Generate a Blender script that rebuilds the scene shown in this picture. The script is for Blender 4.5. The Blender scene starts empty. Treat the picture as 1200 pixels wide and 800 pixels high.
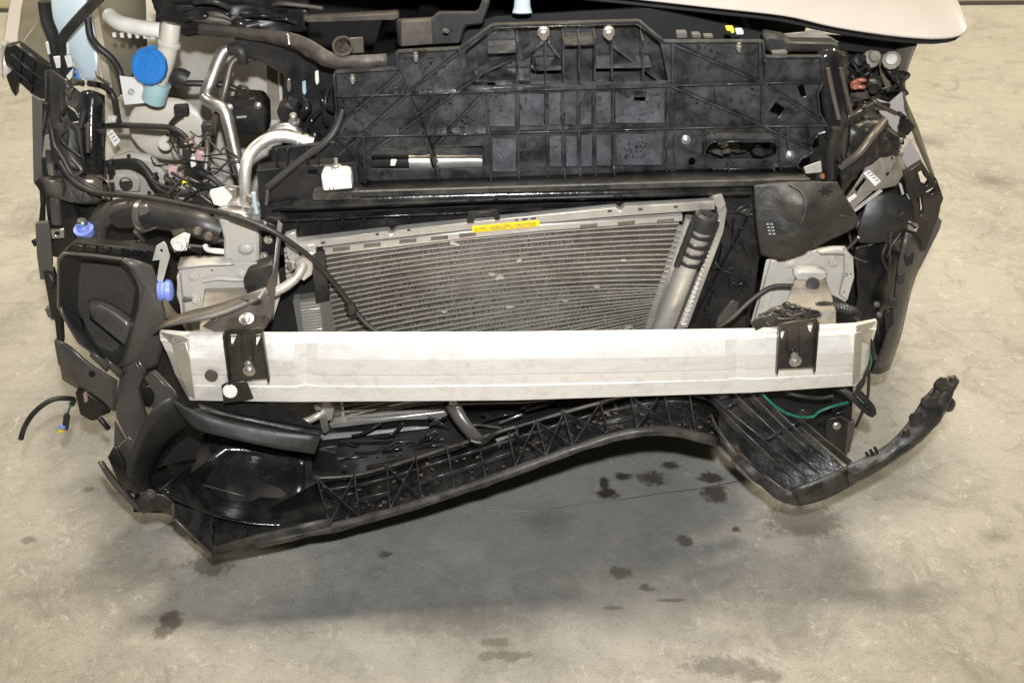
import bpy, bmesh, math, random
from mathutils import Vector, Matrix
from mathutils.geometry import delaunay_2d_cdt
random.seed(7)
R = math.radians
sc = bpy.context.scene

# ------------------------------------------------------------------ camera
CAM_H, PITCH, FPX = 1.61, R(38), 1150.0
cam = bpy.data.objects.new('camera', bpy.data.cameras.new('camera'))
sc.collection.objects.link(cam)
cam.location = (0, 0, CAM_H)
cam.rotation_euler = (R(90) - PITCH, 0, 0)
cam.data.sensor_width = 36
cam.data.lens = 36 * FPX / 1200
cam.data.clip_start = 0.05
cam.data.clip_end = 200
sc.camera = cam

# ------------------------------------------------------------------ world, lamps, exposure
w = bpy.data.worlds.new('World'); sc.world = w; w.use_nodes = True
bg = w.node_tree.nodes['Background']
bg.inputs[0].default_value = (1.0, 0.95, 0.86, 1)
bg.inputs[1].default_value = 0.05
vs = sc.view_settings
vs.view_transform = 'Standard'; vs.look = 'None'; vs.gamma = 1; vs.exposure = 0.0
vs.use_curve_mapping = False

def area_lamp(name, loc, aim, size, power, col, shape='DISK', size_y=None):
    l = bpy.data.lights.new(name, 'AREA'); l.shape = shape; l.size = size
    if size_y: l.size_y = size_y
    l.energy = power; l.color = col
    o = bpy.data.objects.new(name, l); sc.collection.objects.link(o)
    o.location = loc
    o.rotation_euler = (Vector(aim) - Vector(loc)).to_track_quat('-Z', 'Y').to_euler()
    return o
WARM = (1.0, 0.885, 0.69)
area_lamp('ceiling_lamp', (-0.2, 2.45, 6.2), (-0.2, 2.45, 0), 1.1, 390, WARM)
area_lamp('ceiling_lamp', (-6.2, 4.0, 6.2), (-6.2, 4.0, 0), 0.7, 255, WARM)
area_lamp('ceiling_lamp', (6.0, 4.2, 6.2), (6.0, 4.2, 0), 0.7, 480, WARM)
# the camera's own flash, on top of the lens
fl_ = bpy.data.lights.new('camera_flash', 'SPOT'); fl_.energy = 240; fl_.color = (0.985, 0.985, 1.0); fl_.shadow_soft_size = 0.022
fl_.spot_size = R(86); fl_.spot_blend = 1.0
fo = bpy.data.objects.new('camera_flash', fl_); sc.collection.objects.link(fo)
fo.location = (0.02, 0.03, CAM_H + 0.17)
fo.rotation_euler = (Vector((0, 1.5, 1.0)) - fo.location).to_track_quat('-Z', 'Y').to_euler()

# ------------------------------------------------------------------ measuring: photograph pixel + distance -> place
CP, SP = math.cos(PITCH), math.sin(PITCH)
YAW = 5e-5
ORG = Vector((0, 1.6, 0))
def P(px, py, Y):
    Y = Y + YAW * (px - 600)
    u = (px - 600) / FPX; v = (400 - py) / FPX
    d = Vector((u, CP + v * SP, -SP + v * CP))
    return Vector((0, 0, CAM_H)) + d * (Y / d.y)
def PZ(px, py, z):
    u = (px - 600) / FPX; v = (400 - py) / FPX
    d = Vector((u, CP + v * SP, -SP + v * CP))
    return Vector((0, 0, CAM_H)) + d * ((z - CAM_H) / d.z)
def PL(pts, Y=None):
    return [P(p[0], p[1], p[2] if len(p) > 2 else Y) for p in pts]
VIEW = Vector((0, CP, -SP))

# ------------------------------------------------------------------ materials
def nd(nt, t, **kw):
    n = nt.nodes.new(t)
    for k, v in kw.items():
        if k.startswith('i_'): n.inputs[k[2:]].default_value = v
        elif k.startswith('n_'): n.inputs[int(k[2:])].default_value = v
        else: setattr(n, k, v)
    return n
def ramp(nt, fac, stops):
    r = nt.nodes.new('ShaderNodeValToRGB'); nt.links.new(fac, r.inputs[0])
    e = r.color_ramp.elements
    while len(e) < len(stops): e.new(0.5)
    for el, (p, c) in zip(e, stops):
        el.position = p; el.color = (c, c, c, 1) if not hasattr(c, '__len__') else (*c, 1)
    return r.outputs[0]
def mixc(nt, fac, a, b):
    m = nt.nodes.new('ShaderNodeMix'); m.data_type = 'RGBA'
    for s, v in ((0, fac), (6, a), (7, b)):
        if isinstance(v, (int, float)): m.inputs[s].default_value = v
        elif isinstance(v, tuple): m.inputs[s].default_value = (*v, 1)
        else: nt.links.new(v, m.inputs[s])
    return m.outputs[2]
def noise(nt, co, scale, detail=4, rough=0.6, stretch=None, dist=0):
    if stretch:
        mp = nt.nodes.new('ShaderNodeMapping'); mp.inputs['Scale'].default_value = stretch
        nt.links.new(co, mp.inputs[0]); co = mp.outputs[0]
    n = nd(nt, 'ShaderNodeTexNoise', i_Scale=scale, i_Detail=detail, i_Roughness=rough, i_Distortion=dist)
    nt.links.new(co, n.inputs['Vector'])
    return n.outputs[0]
M = {}
def mat(name, col, rough=0.5, metal=0.0, var=0.25, dirt=None, dirt_amt=0.35, dscale=9, rvar=0.12, bump=0.12,
        bscale=180, trans=0.0, stretch=None, coat=0.0, sss=0.0, spec=0.5, dust_up=0.0, specks=0.0, scratch=0.0):
    m = bpy.data.materials.new(name); m.use_nodes = True; nt = m.node_tree
    b = nt.nodes['Principled BSDF']
    co = nt.nodes.new('ShaderNodeTexCoord').outputs['Object']
    n1 = noise(nt, co, 14, 5, 0.65, stretch)
    lo = tuple(c * (1 - var) for c in col); hi = tuple(min(1, c * (1 + var)) for c in col)
    c = mixc(nt, ramp(nt, n1, [(0.3, 0.0), (0.7, 1.0)]), lo, hi)
    if dirt:
        n2 = noise(nt, co, dscale, 8, 0.7, None, 0.4)
        f = ramp(nt, n2, [(max(0, 0.62 - dirt_amt * 0.5), 0.0), (0.8 - dirt_amt * 0.25, min(1.0, 0.35 + dirt_amt))])
        c = mixc(nt, f, c, dirt)
        if dust_up:
            g = nt.nodes.new('ShaderNodeNewGeometry'); sx = nt.nodes.new('ShaderNodeSeparateXYZ')
            nt.links.new(g.outputs['Normal'], sx.inputs[0])
            up = ramp(nt, sx.outputs[2], [(0.45, 0.0), (0.95, dust_up)])
            mm = nd(nt, 'ShaderNodeMath', operation='MULTIPLY'); nt.links.new(up, mm.inputs[0])
            nt.links.new(ramp(nt, noise(nt, co, 25, 6, 0.7), [(0.3, 0.2), (0.65, 1.0)]), mm.inputs[1])
            c = mixc(nt, mm.outputs[0], c, dirt)
    if specks:
        c = mixc(nt, ramp(nt, noise(nt, co, 130, 5, 0.75), [(0.64, 0.0), (0.70, specks)]), c, tuple(q * .3 for q in col))
        c = mixc(nt, ramp(nt, noise(nt, co, 26, 8, 0.8, None, 1.0), [(0.62, 0.0), (0.70, specks * .7)]), c, tuple(q * .45 for q in col))
    if scratch:
        for st_, rz in (((2, 5, 60), .25), ((3, 5, 80), -.5), ((1.5, 5, 50), 0.02)):
            mp = nt.nodes.new('ShaderNodeMapping'); mp.inputs['Rotation'].default_value = (0, rz, 0); nt.links.new(co, mp.inputs[0])
            c = mixc(nt, ramp(nt, noise(nt, mp.outputs[0], 3, 5, 0.6, st_, .5), [(0.66, 0.0), (0.70, scratch)]), c, tuple(q * .5 for q in col))
    nt.links.new(c, b.inputs['Base Color'])
    b.inputs['Metallic'].default_value = metal
    n3 = noise(nt, co, 22, 5, 0.6)
    nt.links.new(ramp(nt, n3, [(0.3, max(0.03, rough - rvar)), (0.7, min(1, rough + rvar))]), b.inputs['Roughness'])
    b.inputs['Specular IOR Level'].default_value = spec
    if trans: b.inputs['Transmission Weight'].default_value = trans
    if coat: b.inputs['Coat Weight'].default_value = coat; b.inputs['Coat Roughness'].default_value = 0.08
    if sss:
        b.inputs['Subsurface Weight'].default_value = sss; b.inputs['Subsurface Radius'].default_value = (0.02, 0.02, 0.02)
        b.inputs['Subsurface Scale'].default_value = 1.0
    if bump:
        bp = nd(nt, 'ShaderNodeBump', i_Strength=bump, i_Distance=0.002)
        nt.links.new(noise(nt, co, bscale, 3, 0.6), bp.inputs['Height'])
        nt.links.new(bp.outputs[0], b.inputs['Normal'])
    M[name] = m
    return m
DUST = (0.20, 0.165, 0.12)
mat('black_plastic', (0.0105, 0.010, 0.0105), 0.40, var=0.35, dirt=(0.045, 0.04, 0.034), dirt_amt=0.3, dscale=16, dust_up=0.12)
mat('wet_plastic', (0.0115, 0.0118, 0.013), 0.30, var=0.35, dirt=(0.075, 0.075, 0.078), dirt_amt=0.45, dscale=24, rvar=0.2, bump=0.35, bscale=70, dust_up=0.15)
mat('grime_plastic', (0.017, 0.0165, 0.016), 0.45, var=0.4, dirt=(0.105, 0.092, 0.074), dirt_amt=0.42, dscale=22, dust_up=0.28, bump=0.3, bscale=120)
mat('satin_plastic', (0.066, 0.061, 0.056), 0.30, var=0.2, rvar=0.1, bump=0.12, bscale=60, dirt=(0.085, 0.075, 0.062), dirt_amt=0.3, dscale=20)
mat('gloss_plastic', (0.010, 0.010, 0.0105), 0.2, var=0.3, rvar=0.12, dirt=(0.06, 0.055, 0.047), dirt_amt=0.32, dscale=18, bump=0.45, bscale=45)
mat('grey_plastic', (0.11, 0.105, 0.095), 0.45, var=0.1, dirt=(0.06, 0.055, 0.05), dirt_amt=0.2)
mat('rubber', (0.02, 0.019, 0.018), 0.5, var=0.2, dirt=(0.08, 0.07, 0.055), dirt_amt=0.25)
mat('tyre_rubber', (0.016, 0.016, 0.016), 0.7, var=0.2)
mat('primer', (0.43, 0.41, 0.365), 0.4, var=0.08, dirt=(0.2, 0.175, 0.135), dirt_amt=0.25, dscale=16, bump=0.05)
mat('sheen_plastic', (0.034, 0.035, 0.039), 0.36, var=0.4, dirt=(0.09, 0.092, 0.1), dirt_amt=0.4, dscale=26, rvar=0.2, bump=0.4, bscale=80)  # paler than the wet plastic, to paint in the flash sheen
mat('primer_dirty', (0.34, 0.315, 0.265), 0.45, var=0.12, dirt=(0.13, 0.10, 0.07), dirt_amt=0.5, bump=0.08, dust_up=0.3)
mat('olive_primer', (0.11, 0.10, 0.072), 0.45, var=0.12, dirt=(0.06, 0.05, 0.04), dirt_amt=0.3)
mat('car_paint', (0.41, 0.375, 0.35), 0.3, var=0.03, coat=0.4, bump=0.0, rvar=0.03)
mat('aluminium', (0.62, 0.60, 0.56), 0.42, metal=0.75, var=0.08, dirt=(0.30, 0.275, 0.225), dirt_amt=0.3, dscale=6, stretch=(0.6, 6, 9), bump=0.08, bscale=60)
mat('beam_metal', (0.83, 0.81, 0.765), 0.38, metal=0.38, var=0.08, dirt=(0.55, 0.50, 0.42), dirt_amt=0.26, dscale=34, stretch=(0.35, 10, 40), bump=0.2, bscale=22, specks=0.45, scratch=0.35)
mat('tube_metal', (0.50, 0.475, 0.43), 0.38, metal=0.5, var=0.12, dirt=(0.30, 0.25, 0.18), dirt_amt=0.3)
mat('fin_metal', (0.18, 0.167, 0.145), 0.42, metal=0.4, var=0.35, dirt=(0.10, 0.075, 0.045), dirt_amt=0.5, dscale=7)
mat('steel', (0.52, 0.50, 0.47), 0.36, metal=0.9, var=0.12, dirt=(0.22, 0.17, 0.12), dirt_amt=0.25)
mat('dark_steel', (0.11, 0.103, 0.093), 0.45, metal=0.5, var=0.2, dirt=(0.16, 0.12, 0.085), dirt_amt=0.45)
mat('worn_steel', (0.055, 0.048, 0.041), 0.6, metal=0.2, var=0.35, dirt=(0.13, 0.11, 0.085), dirt_amt=0.45, dscale=24, bump=0.4, bscale=90, specks=0.4)
mat('black_metal', (0.018, 0.017, 0.016), 0.36, metal=0.1, var=0.2, dirt=(0.11, 0.085, 0.06), dirt_amt=0.35)
mat('milky_plastic', (0.55, 0.52, 0.44), 0.4, var=0.06, sss=0.25, bump=0.04)
mat('bluish_plastic', (0.40, 0.49, 0.55), 0.35, var=0.08, sss=0.2, bump=0.04)
mat('washer_fluid', (0.34, 0.50, 0.52), 0.3, var=0.1, sss=0.2)
mat('blue_plastic', (0.025, 0.18, 0.52), 0.38, var=0.05, bump=0.05)
mat('lavender_plastic', (0.20, 0.27, 0.72), 0.4, var=0.1, dirt=(0.3, 0.29, 0.3), dirt_amt=0.2)
mat('white_label', (0.78, 0.77, 0.74), 0.55, var=0.03, bump=0.0)
mat('white_plastic', (0.70, 0.68, 0.62), 0.4, var=0.05, dirt=(0.4, 0.36, 0.28), dirt_amt=0.2)
mat('yellow_label', (0.85, 0.58, 0.02), 0.45, var=0.06, bump=0.0, dirt=(0.3, 0.2, 0.04), dirt_amt=0.15, dscale=40)
mat('yellow_plastic', (0.78, 0.62, 0.04), 0.4, var=0.06)
mat('pink_plastic', (0.42, 0.27, 0.26), 0.45, var=0.08)
mat('green_wire', (0.015, 0.16, 0.10), 0.4, var=0.1)
mat('copper_part', (0.34, 0.13, 0.075), 0.4, metal=0.3, var=0.25)
mat('print_ink', (0.05, 0.05, 0.05), 0.6, var=0.1, bump=0)
mat('grey_print', (0.28, 0.28, 0.27), 0.6, var=0.1, bump=0)
mat('orange_clay', (0.10, 0.068, 0.042), 0.85, var=0.4, bump=0.5)
mat('dusty_rubber', (0.013, 0.013, 0.013), 0.5, var=0.4, dirt=(0.062, 0.052, 0.038), dirt_amt=0.5, dscale=13, bump=0.4, bscale=160)
mat('matt_plastic', (0.022, 0.021, 0.020), 0.5, var=0.25, dirt=(0.06, 0.053, 0.044), dirt_amt=0.3, dscale=15, bump=0.15, bscale=90)
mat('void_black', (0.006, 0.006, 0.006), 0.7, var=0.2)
mat('wall_paint', (0.72, 0.66, 0.42), 0.6, var=0.05)
# water: clear drops
m = bpy.data.materials.new('water'); m.use_nodes = True
b = m.node_tree.nodes['Principled BSDF']; b.inputs['Base Color'].default_value = (0.9, 0.92, 0.95, 1)
b.inputs['Roughness'].default_value = 0.03; b.inputs['Transmission Weight'].default_value = 1.0; b.inputs['IOR'].default_value = 1.33
M['water'] = m

# ------------------------------------------------------------------ mesh helpers
def link(name, verts, faces, material, parent, smooth=None, bevel=0, seg=1, mods=None, label=None, kind=None, rel=True):
    me = bpy.data.meshes.new(name)
    o0 = ORG if rel else Vector((0, 0, 0))
    me.from_pydata([tuple(Vector(v) - o0) for v in verts], [], faces)
    bm = bmesh.new(); bm.from_mesh(me)
    bmesh.ops.recalc_face_normals(bm, faces=bm.faces)
    bm.to_mesh(me); bm.free()
    me.materials.append(M[material] if isinstance(material, str) else material)
    if smooth is not None:
        for p in me.polygons: p.use_smooth = True
        if smooth < 180: me.set_sharp_from_angle(angle=R(smooth))
    o = bpy.data.objects.new(name, me); sc.collection.objects.link(o)
    if parent: o.parent = parent
    if bevel:
        md = o.modifiers.new('bevel', 'BEVEL'); md.width = bevel; md.segments = seg; md.limit_method = 'ANGLE'; md.angle_limit = R(35)
    for t, kw in (mods or []):
        md = o.modifiers.new(t.lower(), t)
        for k, v in kw.items(): setattr(md, k, v)
    if label: o['label'] = label
    if kind: o['kind'] = kind
    return o
def newell(pts):
    n = Vector((0, 0, 0))
    for i, a in enumerate(pts):
        b = pts[(i + 1) % len(pts)]
        n += Vector(((a.y - b.y) * (a.z + b.z), (a.z - b.z) * (a.x + b.x), (a.x - b.x) * (a.y + b.y)))
    n.normalize()
    return n if n.dot(VIEW) < 0 else -n
def inside(p, poly):
    c = False; j = len(poly) - 1
    for i in range(len(poly)):
        a, b = poly[i], poly[j]
        if (a[1] > p[1]) != (b[1] > p[1]) and p[0] < (b[0] - a[0]) * (p[1] - a[1]) / (b[1] - a[1]) + a[0]: c = not c
        j = i
    return c
def plate(name, pts, Y, thick, material, parent, holes=(), bevel=0.0012, back=None, label=None, smooth=35):
    """flat or slightly warped sheet of real thickness, with cut-outs"""
    loops = [list(pts)] + [list(h) for h in holes]
    flat = [p for l in loops for p in l]
    f3 = [P(p[0], p[1], p[2] if len(p) > 2 else Y) for p in flat]
    v2 = [Vector((p[0], p[1])) for p in flat]
    edges = []; k = 0
    for l in loops:
        edges += [(k + i, k + (i + 1) % len(l)) for i in range(len(l))]; k += len(l)
    ov, oe, of, vi, ei, fi = delaunay_2d_cdt(v2, edges, [], 0, 1e-4)
    mp = []
    for i, o in enumerate(ov):
        mp.append(vi[i][0] if vi[i] else min(range(len(v2)), key=lambda q: (v2[q] - o).length))
    tri = []
    for f in of:
        f = [mp[q] for q in f]
        if len(set(f)) < 3: continue
        c = (sum(flat[q][0] for q in f) / len(f), sum(flat[q][1] for q in f) / len(f))
        if inside(c, loops[0]) and not any(inside(c, h) for h in loops[1:]): tri.append(f)
    if back is None:
        n = newell(f3[:len(pts)]); off = -n * thick
    else:
        off = Vector(back).normalized() * thick
    N = len(f3)
    verts = f3 + [v + off for v in f3]
    faces = [tuple(t) for t in tri] + [tuple(N + q for q in reversed(t)) for t in tri]
    faces += [(a, b, N + b, N + a) for a, b in edges]
    return link(name, verts, faces, material, parent, smooth=smooth, bevel=bevel, label=label)
def box(name, c, ax, ay, az, material, parent, bevel=0.001, label=None):
    """box about point c with half-axis vectors"""
    vs_ = [c + ax * i + ay * j + az * k for i in (-1, 1) for j in (-1, 1) for k in (-1, 1)]
    fs = [(0, 1, 3, 2), (4, 6, 7, 5), (0, 4, 5, 1), (2, 3, 7, 6), (0, 2, 6, 4), (1, 5, 7, 3)]
    return link(name, vs_, fs, material, parent, smooth=35, bevel=bevel, label=label)
def bar(name, a, b, wide, deep, material, parent, out=None, bevel=0.0008, taper=1.0):
    """straight bar from a to b; 'out' is the direction it stands proud in"""
    d = (b - a).normalized(); out = Vector(out if out else (0, -1, 0))
    out = (out - d * out.dot(d)).normalized(); s = d.cross(out).normalized()
    v = []
    for p in (a, b):
        v += [p - s * wide / 2, p + s * wide / 2, p + s * wide / 2 * taper + out * deep, p - s * wide / 2 * taper + out * deep]
    f = [(0, 3, 2, 1), (4, 5, 6, 7), (0, 1, 5, 4), (1, 2, 6, 5), (2, 3, 7, 6), (3, 0, 4, 7)]
    return link(name, v, f, material, parent, smooth=35, bevel=bevel)
def rib(x0, y0, x1, y1, Y, deep, parent, material='wet_plastic', wide=0.003, name='rib', Y1=None):
    return bar(name, P(x0, y0, Y), P(x1, y1, Y1 or Y), wide, deep, material, parent, out=(0, -1, -0.05))
def spline(pts, n=8):
    if len(pts) < 3: return list(pts)
    out = []
    for i in range(len(pts) - 1):
        p0 = pts[max(i - 1, 0)]; p1 = pts[i]; p2 = pts[i + 1]; p3 = pts[min(i + 2, len(pts) - 1)]
        for k in range(n):
            t = k / n
            out.append(0.5 * ((2 * p1) + (p2 - p0) * t + (2 * p0 - 5 * p1 + 4 * p2 - p3) * t * t + (3 * p1 - p0 - 3 * p2 + p3) * t ** 3))
    out.append(pts[-1])
    return out
def tube_geo(path, rad, sides=10, verts=None, faces=None, flat=1.0):
    verts = [] if verts is None else verts; faces = [] if faces is None else faces
    n = len(path); base = len(verts)
    t = (path[1] - path[0]).normalized()
    u = t.orthogonal().normalized()
    for i in range(n):
        tt = (path[min(i + 1, n - 1)] - path[max(i - 1, 0)]).normalized()
        u = (u - tt * u.dot(tt)).normalized(); v = tt.cross(u)
        r = rad(i / (n - 1)) if callable(rad) else rad
        for k in range(sides):
            a = 2 * math.pi * k / sides
            verts.append(path[i] + u * math.cos(a) * r + v * math.sin(a) * r * flat)
    for i in range(n - 1):
        for k in range(sides):
            a = base + i * sides + k; b_ = base + i * sides + (k + 1) % sides
            faces.append((a, b_, b_ + sides, a + sides))
    faces.append(tuple(base + k for k in range(sides))[::-1]); faces.append(tuple(base + (n - 1) * sides + k for k in range(sides)))
    return verts, faces
def tube(name, pts, r, material, parent, n=8, sides=10, Y=None, flat=1.0, label=None, smooth=50, rel=True):
    p3 = [p if isinstance(p, Vector) else P(p[0], p[1], p[2] if len(p) > 2 else Y) for p in pts]
    v, f = tube_geo(spline(p3, n), r, sides, flat=flat)
    return link(name, v, f, material, parent, smooth=smooth, label=label, rel=rel)
def corrugated(name, pts, r, material, parent, Y=None):
    p3 = spline([P(p[0], p[1], p[2] if len(p) > 2 else Y) for p in pts], 14)
    v, f = tube_geo(p3, lambda t, k=[0]: r * (1.0 if int(round(t * (len(p3) - 1))) % 2 else 0.78), 10)
    return link(name, v, f, material, parent, smooth=30)
def lathe(name, c, axis, prof, material, parent, sides=16, smooth=35, label=None):
    """prof: (distance along axis, radius)"""
    axis = Vector(axis).normalized(); u = axis.orthogonal().normalized(); v = axis.cross(u)
    vs_, fs = [], []
    for (h, r) in prof:
        for k in range(sides):
            a = 2 * math.pi * k / sides
            vs_.append(c + axis * h + u * math.cos(a) * r + v * math.sin(a) * r)
    for i in range(len(prof) - 1):
        for k in range(sides):
            a = i * sides + k; b_ = i * sides + (k + 1) % sides
            fs.append((a, b_, b_ + sides, a + sides))
    fs.append(tuple(range(sides))[::-1]); fs.append(tuple((len(prof) - 1) * sides + k for k in range(sides)))
    return link(name, vs_, fs, material, parent, smooth=smooth, label=label)
def bolt(px, py, Y, r, parent, axis=(0, -1, 0.15), material='steel', h=None):
    h = h or r * 0.8
    c = P(px, py, Y)
    w_ = lathe('bolt', c, axis, [(-r * .6, r * 1.55), (r * .18, r * 1.55), (r * .25, r * 1.35)], material, parent, 16)
    lathe('bolt_head', c + Vector(axis).normalized() * r * 0.2, axis, [(0, r), (h * .85, r), (h, r * .8)], material, w_ if parent.parent is None else parent, 6)
    return w_
TEX = {}
def tex(sz):
    if sz not in TEX:
        t = bpy.data.textures.new('crumple', 'CLOUDS'); t.noise_scale = sz; t.noise_depth = 3; TEX[sz] = t
    return TEX[sz]
def sheet(name, rows, thick, material, parent, sub=2, Y=None, label=None, smooth=60, close=False, crumple=0, csize=.03):
    nr, nc = len(rows), len(rows[0])
    v = [P(p[0], p[1], p[2] if len(p) > 2 else Y) if not isinstance(p, Vector) else p for r_ in rows for p in r_]
    f = [(i * nc + j, i * nc + j + 1, (i + 1) * nc + j + 1, (i + 1) * nc + j) for i in range(nr - 1) for j in range(nc - 1)]
    # face toward the camera
    n = (v[f[0][1]] - v[f[0][0]]).cross(v[f[0][2]] - v[f[0][1]])
    mods = []
    if sub: mods.append(('SUBSURF', dict(levels=sub, render_levels=sub, boundary_smooth='PRESERVE_CORNERS')))
    if crumple: mods.append(('DISPLACE', dict(texture=tex(csize), strength=crumple, mid_level=.5, texture_coords='LOCAL')))
    mods.append(('SOLIDIFY', dict(thickness=thick, offset=0)))
    return link(name, v, f, material, parent, smooth=180 if sub else smooth, mods=mods, label=label)
def loft(name, rings, material, parent, cap0=False, cap1=True, bevel=0, smooth=40, sub=0, label=None, thick=0):
    n = len(rings[0]); v = [p for r_ in rings for p in r_]; f = []
    for i in range(len(rings) - 1):
        for k in range(n):
            a = i * n + k; b_ = i * n + (k + 1) % n
            f.append((a, b_, b_ + n, a + n))
    if cap0: f.append(tuple(range(n))[::-1])
    if cap1: f.append(tuple((len(rings) - 1) * n + k for k in range(n)))
    mods = []
    if thick: mods.append(('SOLIDIFY', dict(thickness=thick, offset=0)))
    if sub: mods.append(('SUBSURF', dict(levels=sub, render_levels=sub)))
    return link(name, v, f, material, parent, smooth=smooth, bevel=bevel, mods=mods, label=label)
def ellipse(cx, cy, rx, ry, n=14, rot=0):
    c, s = math.cos(rot), math.sin(rot)
    return [(cx + rx * math.cos(a) * c - ry * math.sin(a) * s, cy + rx * math.cos(a) * s + ry * math.sin(a) * c)
            for a in (2 * math.pi * k / n for k in range(n))]
def rrect(x0, y0, x1, y1, r, n=4):
    o = []
    for cx, cy, a0 in ((x1 - r, y0 + r, -90), (x1 - r, y1 - r, 0), (x0 + r, y1 - r, 90), (x0 + r, y0 + r, 180)):
        for k in range(n + 1):
            a = R(a0 + 90 * k / n); o.append((cx + r * math.cos(a), cy + r * math.sin(a)))
    return o
def rot_rect(cx, cy, w_, h_, ang):
    c, s = math.cos(R(ang)), math.sin(R(ang))
    return [(cx + x * c - y * s, cy + x * s + y * c) for x, y in ((-w_/2, -h_/2), (w_/2, -h_/2), (w_/2, h_/2), (-w_/2, h_/2))]

# ================================================================== the setting: floor, far wall
def floor_material():
    m = bpy.data.materials.new('concrete'); m.use_nodes = True; nt = m.node_tree
    b = nt.nodes['Principled BSDF']; L = nt.links.new
    co = nt.nodes.new('ShaderNodeTexCoord').outputs['Object']
    big = noise(nt, co, 1.3, 7, 0.66, None, 0.5)
    c = mixc(nt, ramp(nt, big, [(0.34, 0.0), (0.66, 1.0)]), (0.31, 0.30, 0.275), (0.47, 0.455, 0.415))
    mid = noise(nt, co, 7, 10, 0.74, None, 0.9)
    c = mixc(nt, ramp(nt, mid, [(0.42, 0.0), (0.56, 0.75)]), c, (0.45, 0.432, 0.39))
    dk = noise(nt, co, 6.5, 12, 0.8, None, 1.0)
    c = mixc(nt, ramp(nt, dk, [(0.50, 0.0), (0.62, 0.6)]), c, (0.225, 0.215, 0.192))
    st = noise(nt, co, 6, 8, 0.7, (1.3, 7, 1), 0.6)
    c = mixc(nt, ramp(nt, st, [(0.53, 0.0), (0.72, 0.5)]), c, (0.26, 0.243, 0.21))
    # scratches, two directions
    for (sx_, sy_, lo, hi, f_, cc_) in ((2, 46, .66, .72, .5, (0.55, 0.53, 0.48)), (40, 2.5, .67, .73, .45, (0.55, 0.53, 0.48)), (3, 60, .685, .75, .5, (0.17, 0.155, 0.13))):
        rt = nt.nodes.new('ShaderNodeMapping'); rt.inputs['Rotation'].default_value = (0, 0, .5 if sx_ == 2 else -.35); L(co, rt.inputs[0])
        c = mixc(nt, ramp(nt, noise(nt, rt.outputs[0], 1.6, 6, .6, (sx_, sy_, 1), .8), [(lo, 0.0), (hi, f_)]), c, cc_)
    # grit: grains, specks, pale scuffs
    gr = noise(nt, co, 420, 3, 0.7)
    c = mixc(nt, ramp(nt, gr, [(0.40, 0.30), (0.52, 0.0)]), c, (0.20, 0.187, 0.16))
    c = mixc(nt, ramp(nt, gr, [(0.52, 0.0), (0.64, 0.28)]), c, (0.60, 0.58, 0.53))
    sp = noise(nt, co, 85, 6, 0.8)
    c = mixc(nt, ramp(nt, sp, [(0.58, 0.0), (0.65, 0.65)]), c, (0.18, 0.16, 0.13))
    c = mixc(nt, ramp(nt, noise(nt, co, 30, 9, 0.82, None, 1.2), [(0.56, 0.0), (0.63, 0.62)]), c, (0.62, 0.60, 0.55))
    vo = nd(nt, 'ShaderNodeTexVoronoi', i_Scale=26.0, i_Randomness=1.0); L(co, vo.inputs['Vector'])
    sel = ramp(nt, noise(nt, co, 3.1, 2), [(0.5, 0.006), (0.7, 0.085)])
    lt = nd(nt, 'ShaderNodeMath', operation='LESS_THAN'); L(vo.outputs['Distance'], lt.inputs[0]); L(sel, lt.inputs[1])
    lm = nd(nt, 'ShaderNodeMath', operation='MULTIPLY', n_1=0.65); L(lt.outputs[0], lm.inputs[0])
    c = mixc(nt, lm.outputs[0], c, (0.16, 0.125, 0.085))
    # hairline cracks
    wv = nd(nt, 'ShaderNodeTexVoronoi', i_Scale=1.15, feature='DISTANCE_TO_EDGE')
    dd = nd(nt, 'ShaderNodeTexNoise', i_Scale=3.0, i_Detail=6.0); L(co, dd.inputs['Vector'])
    va = nd(nt, 'ShaderNodeVectorMath', operation='MULTIPLY_ADD'); L(dd.outputs['Color'], va.inputs[0])
    va.inputs[1].default_value = (0.35, 0.35, 0); L(co, va.inputs[2]); L(va.outputs[0], wv.inputs['Vector'])
    crk = ramp(nt, wv.outputs['Distance'], [(0.0, 0.07), (0.004, 0.0)])
    c = mixc(nt, crk, c, (0.15, 0.13, 0.10))
    # floor grime by the car, its colour deepened to darken the shadow there
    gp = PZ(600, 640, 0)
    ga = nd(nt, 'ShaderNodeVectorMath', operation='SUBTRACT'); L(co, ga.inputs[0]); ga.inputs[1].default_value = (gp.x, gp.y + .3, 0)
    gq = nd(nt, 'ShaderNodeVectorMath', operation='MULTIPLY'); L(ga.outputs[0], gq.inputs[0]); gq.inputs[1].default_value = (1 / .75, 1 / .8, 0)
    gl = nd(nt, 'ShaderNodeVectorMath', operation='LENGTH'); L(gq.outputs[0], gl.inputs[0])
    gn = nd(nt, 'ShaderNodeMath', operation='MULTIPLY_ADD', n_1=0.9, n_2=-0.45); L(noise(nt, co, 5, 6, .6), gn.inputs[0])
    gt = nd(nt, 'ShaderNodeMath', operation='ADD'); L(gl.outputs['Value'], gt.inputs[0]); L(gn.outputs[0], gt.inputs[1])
    c = mixc(nt, ramp(nt, gt.outputs[0], [(0.45, 0.66), (1.0, 0.0)]), c, (0.14, 0.136, 0.126))
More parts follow.
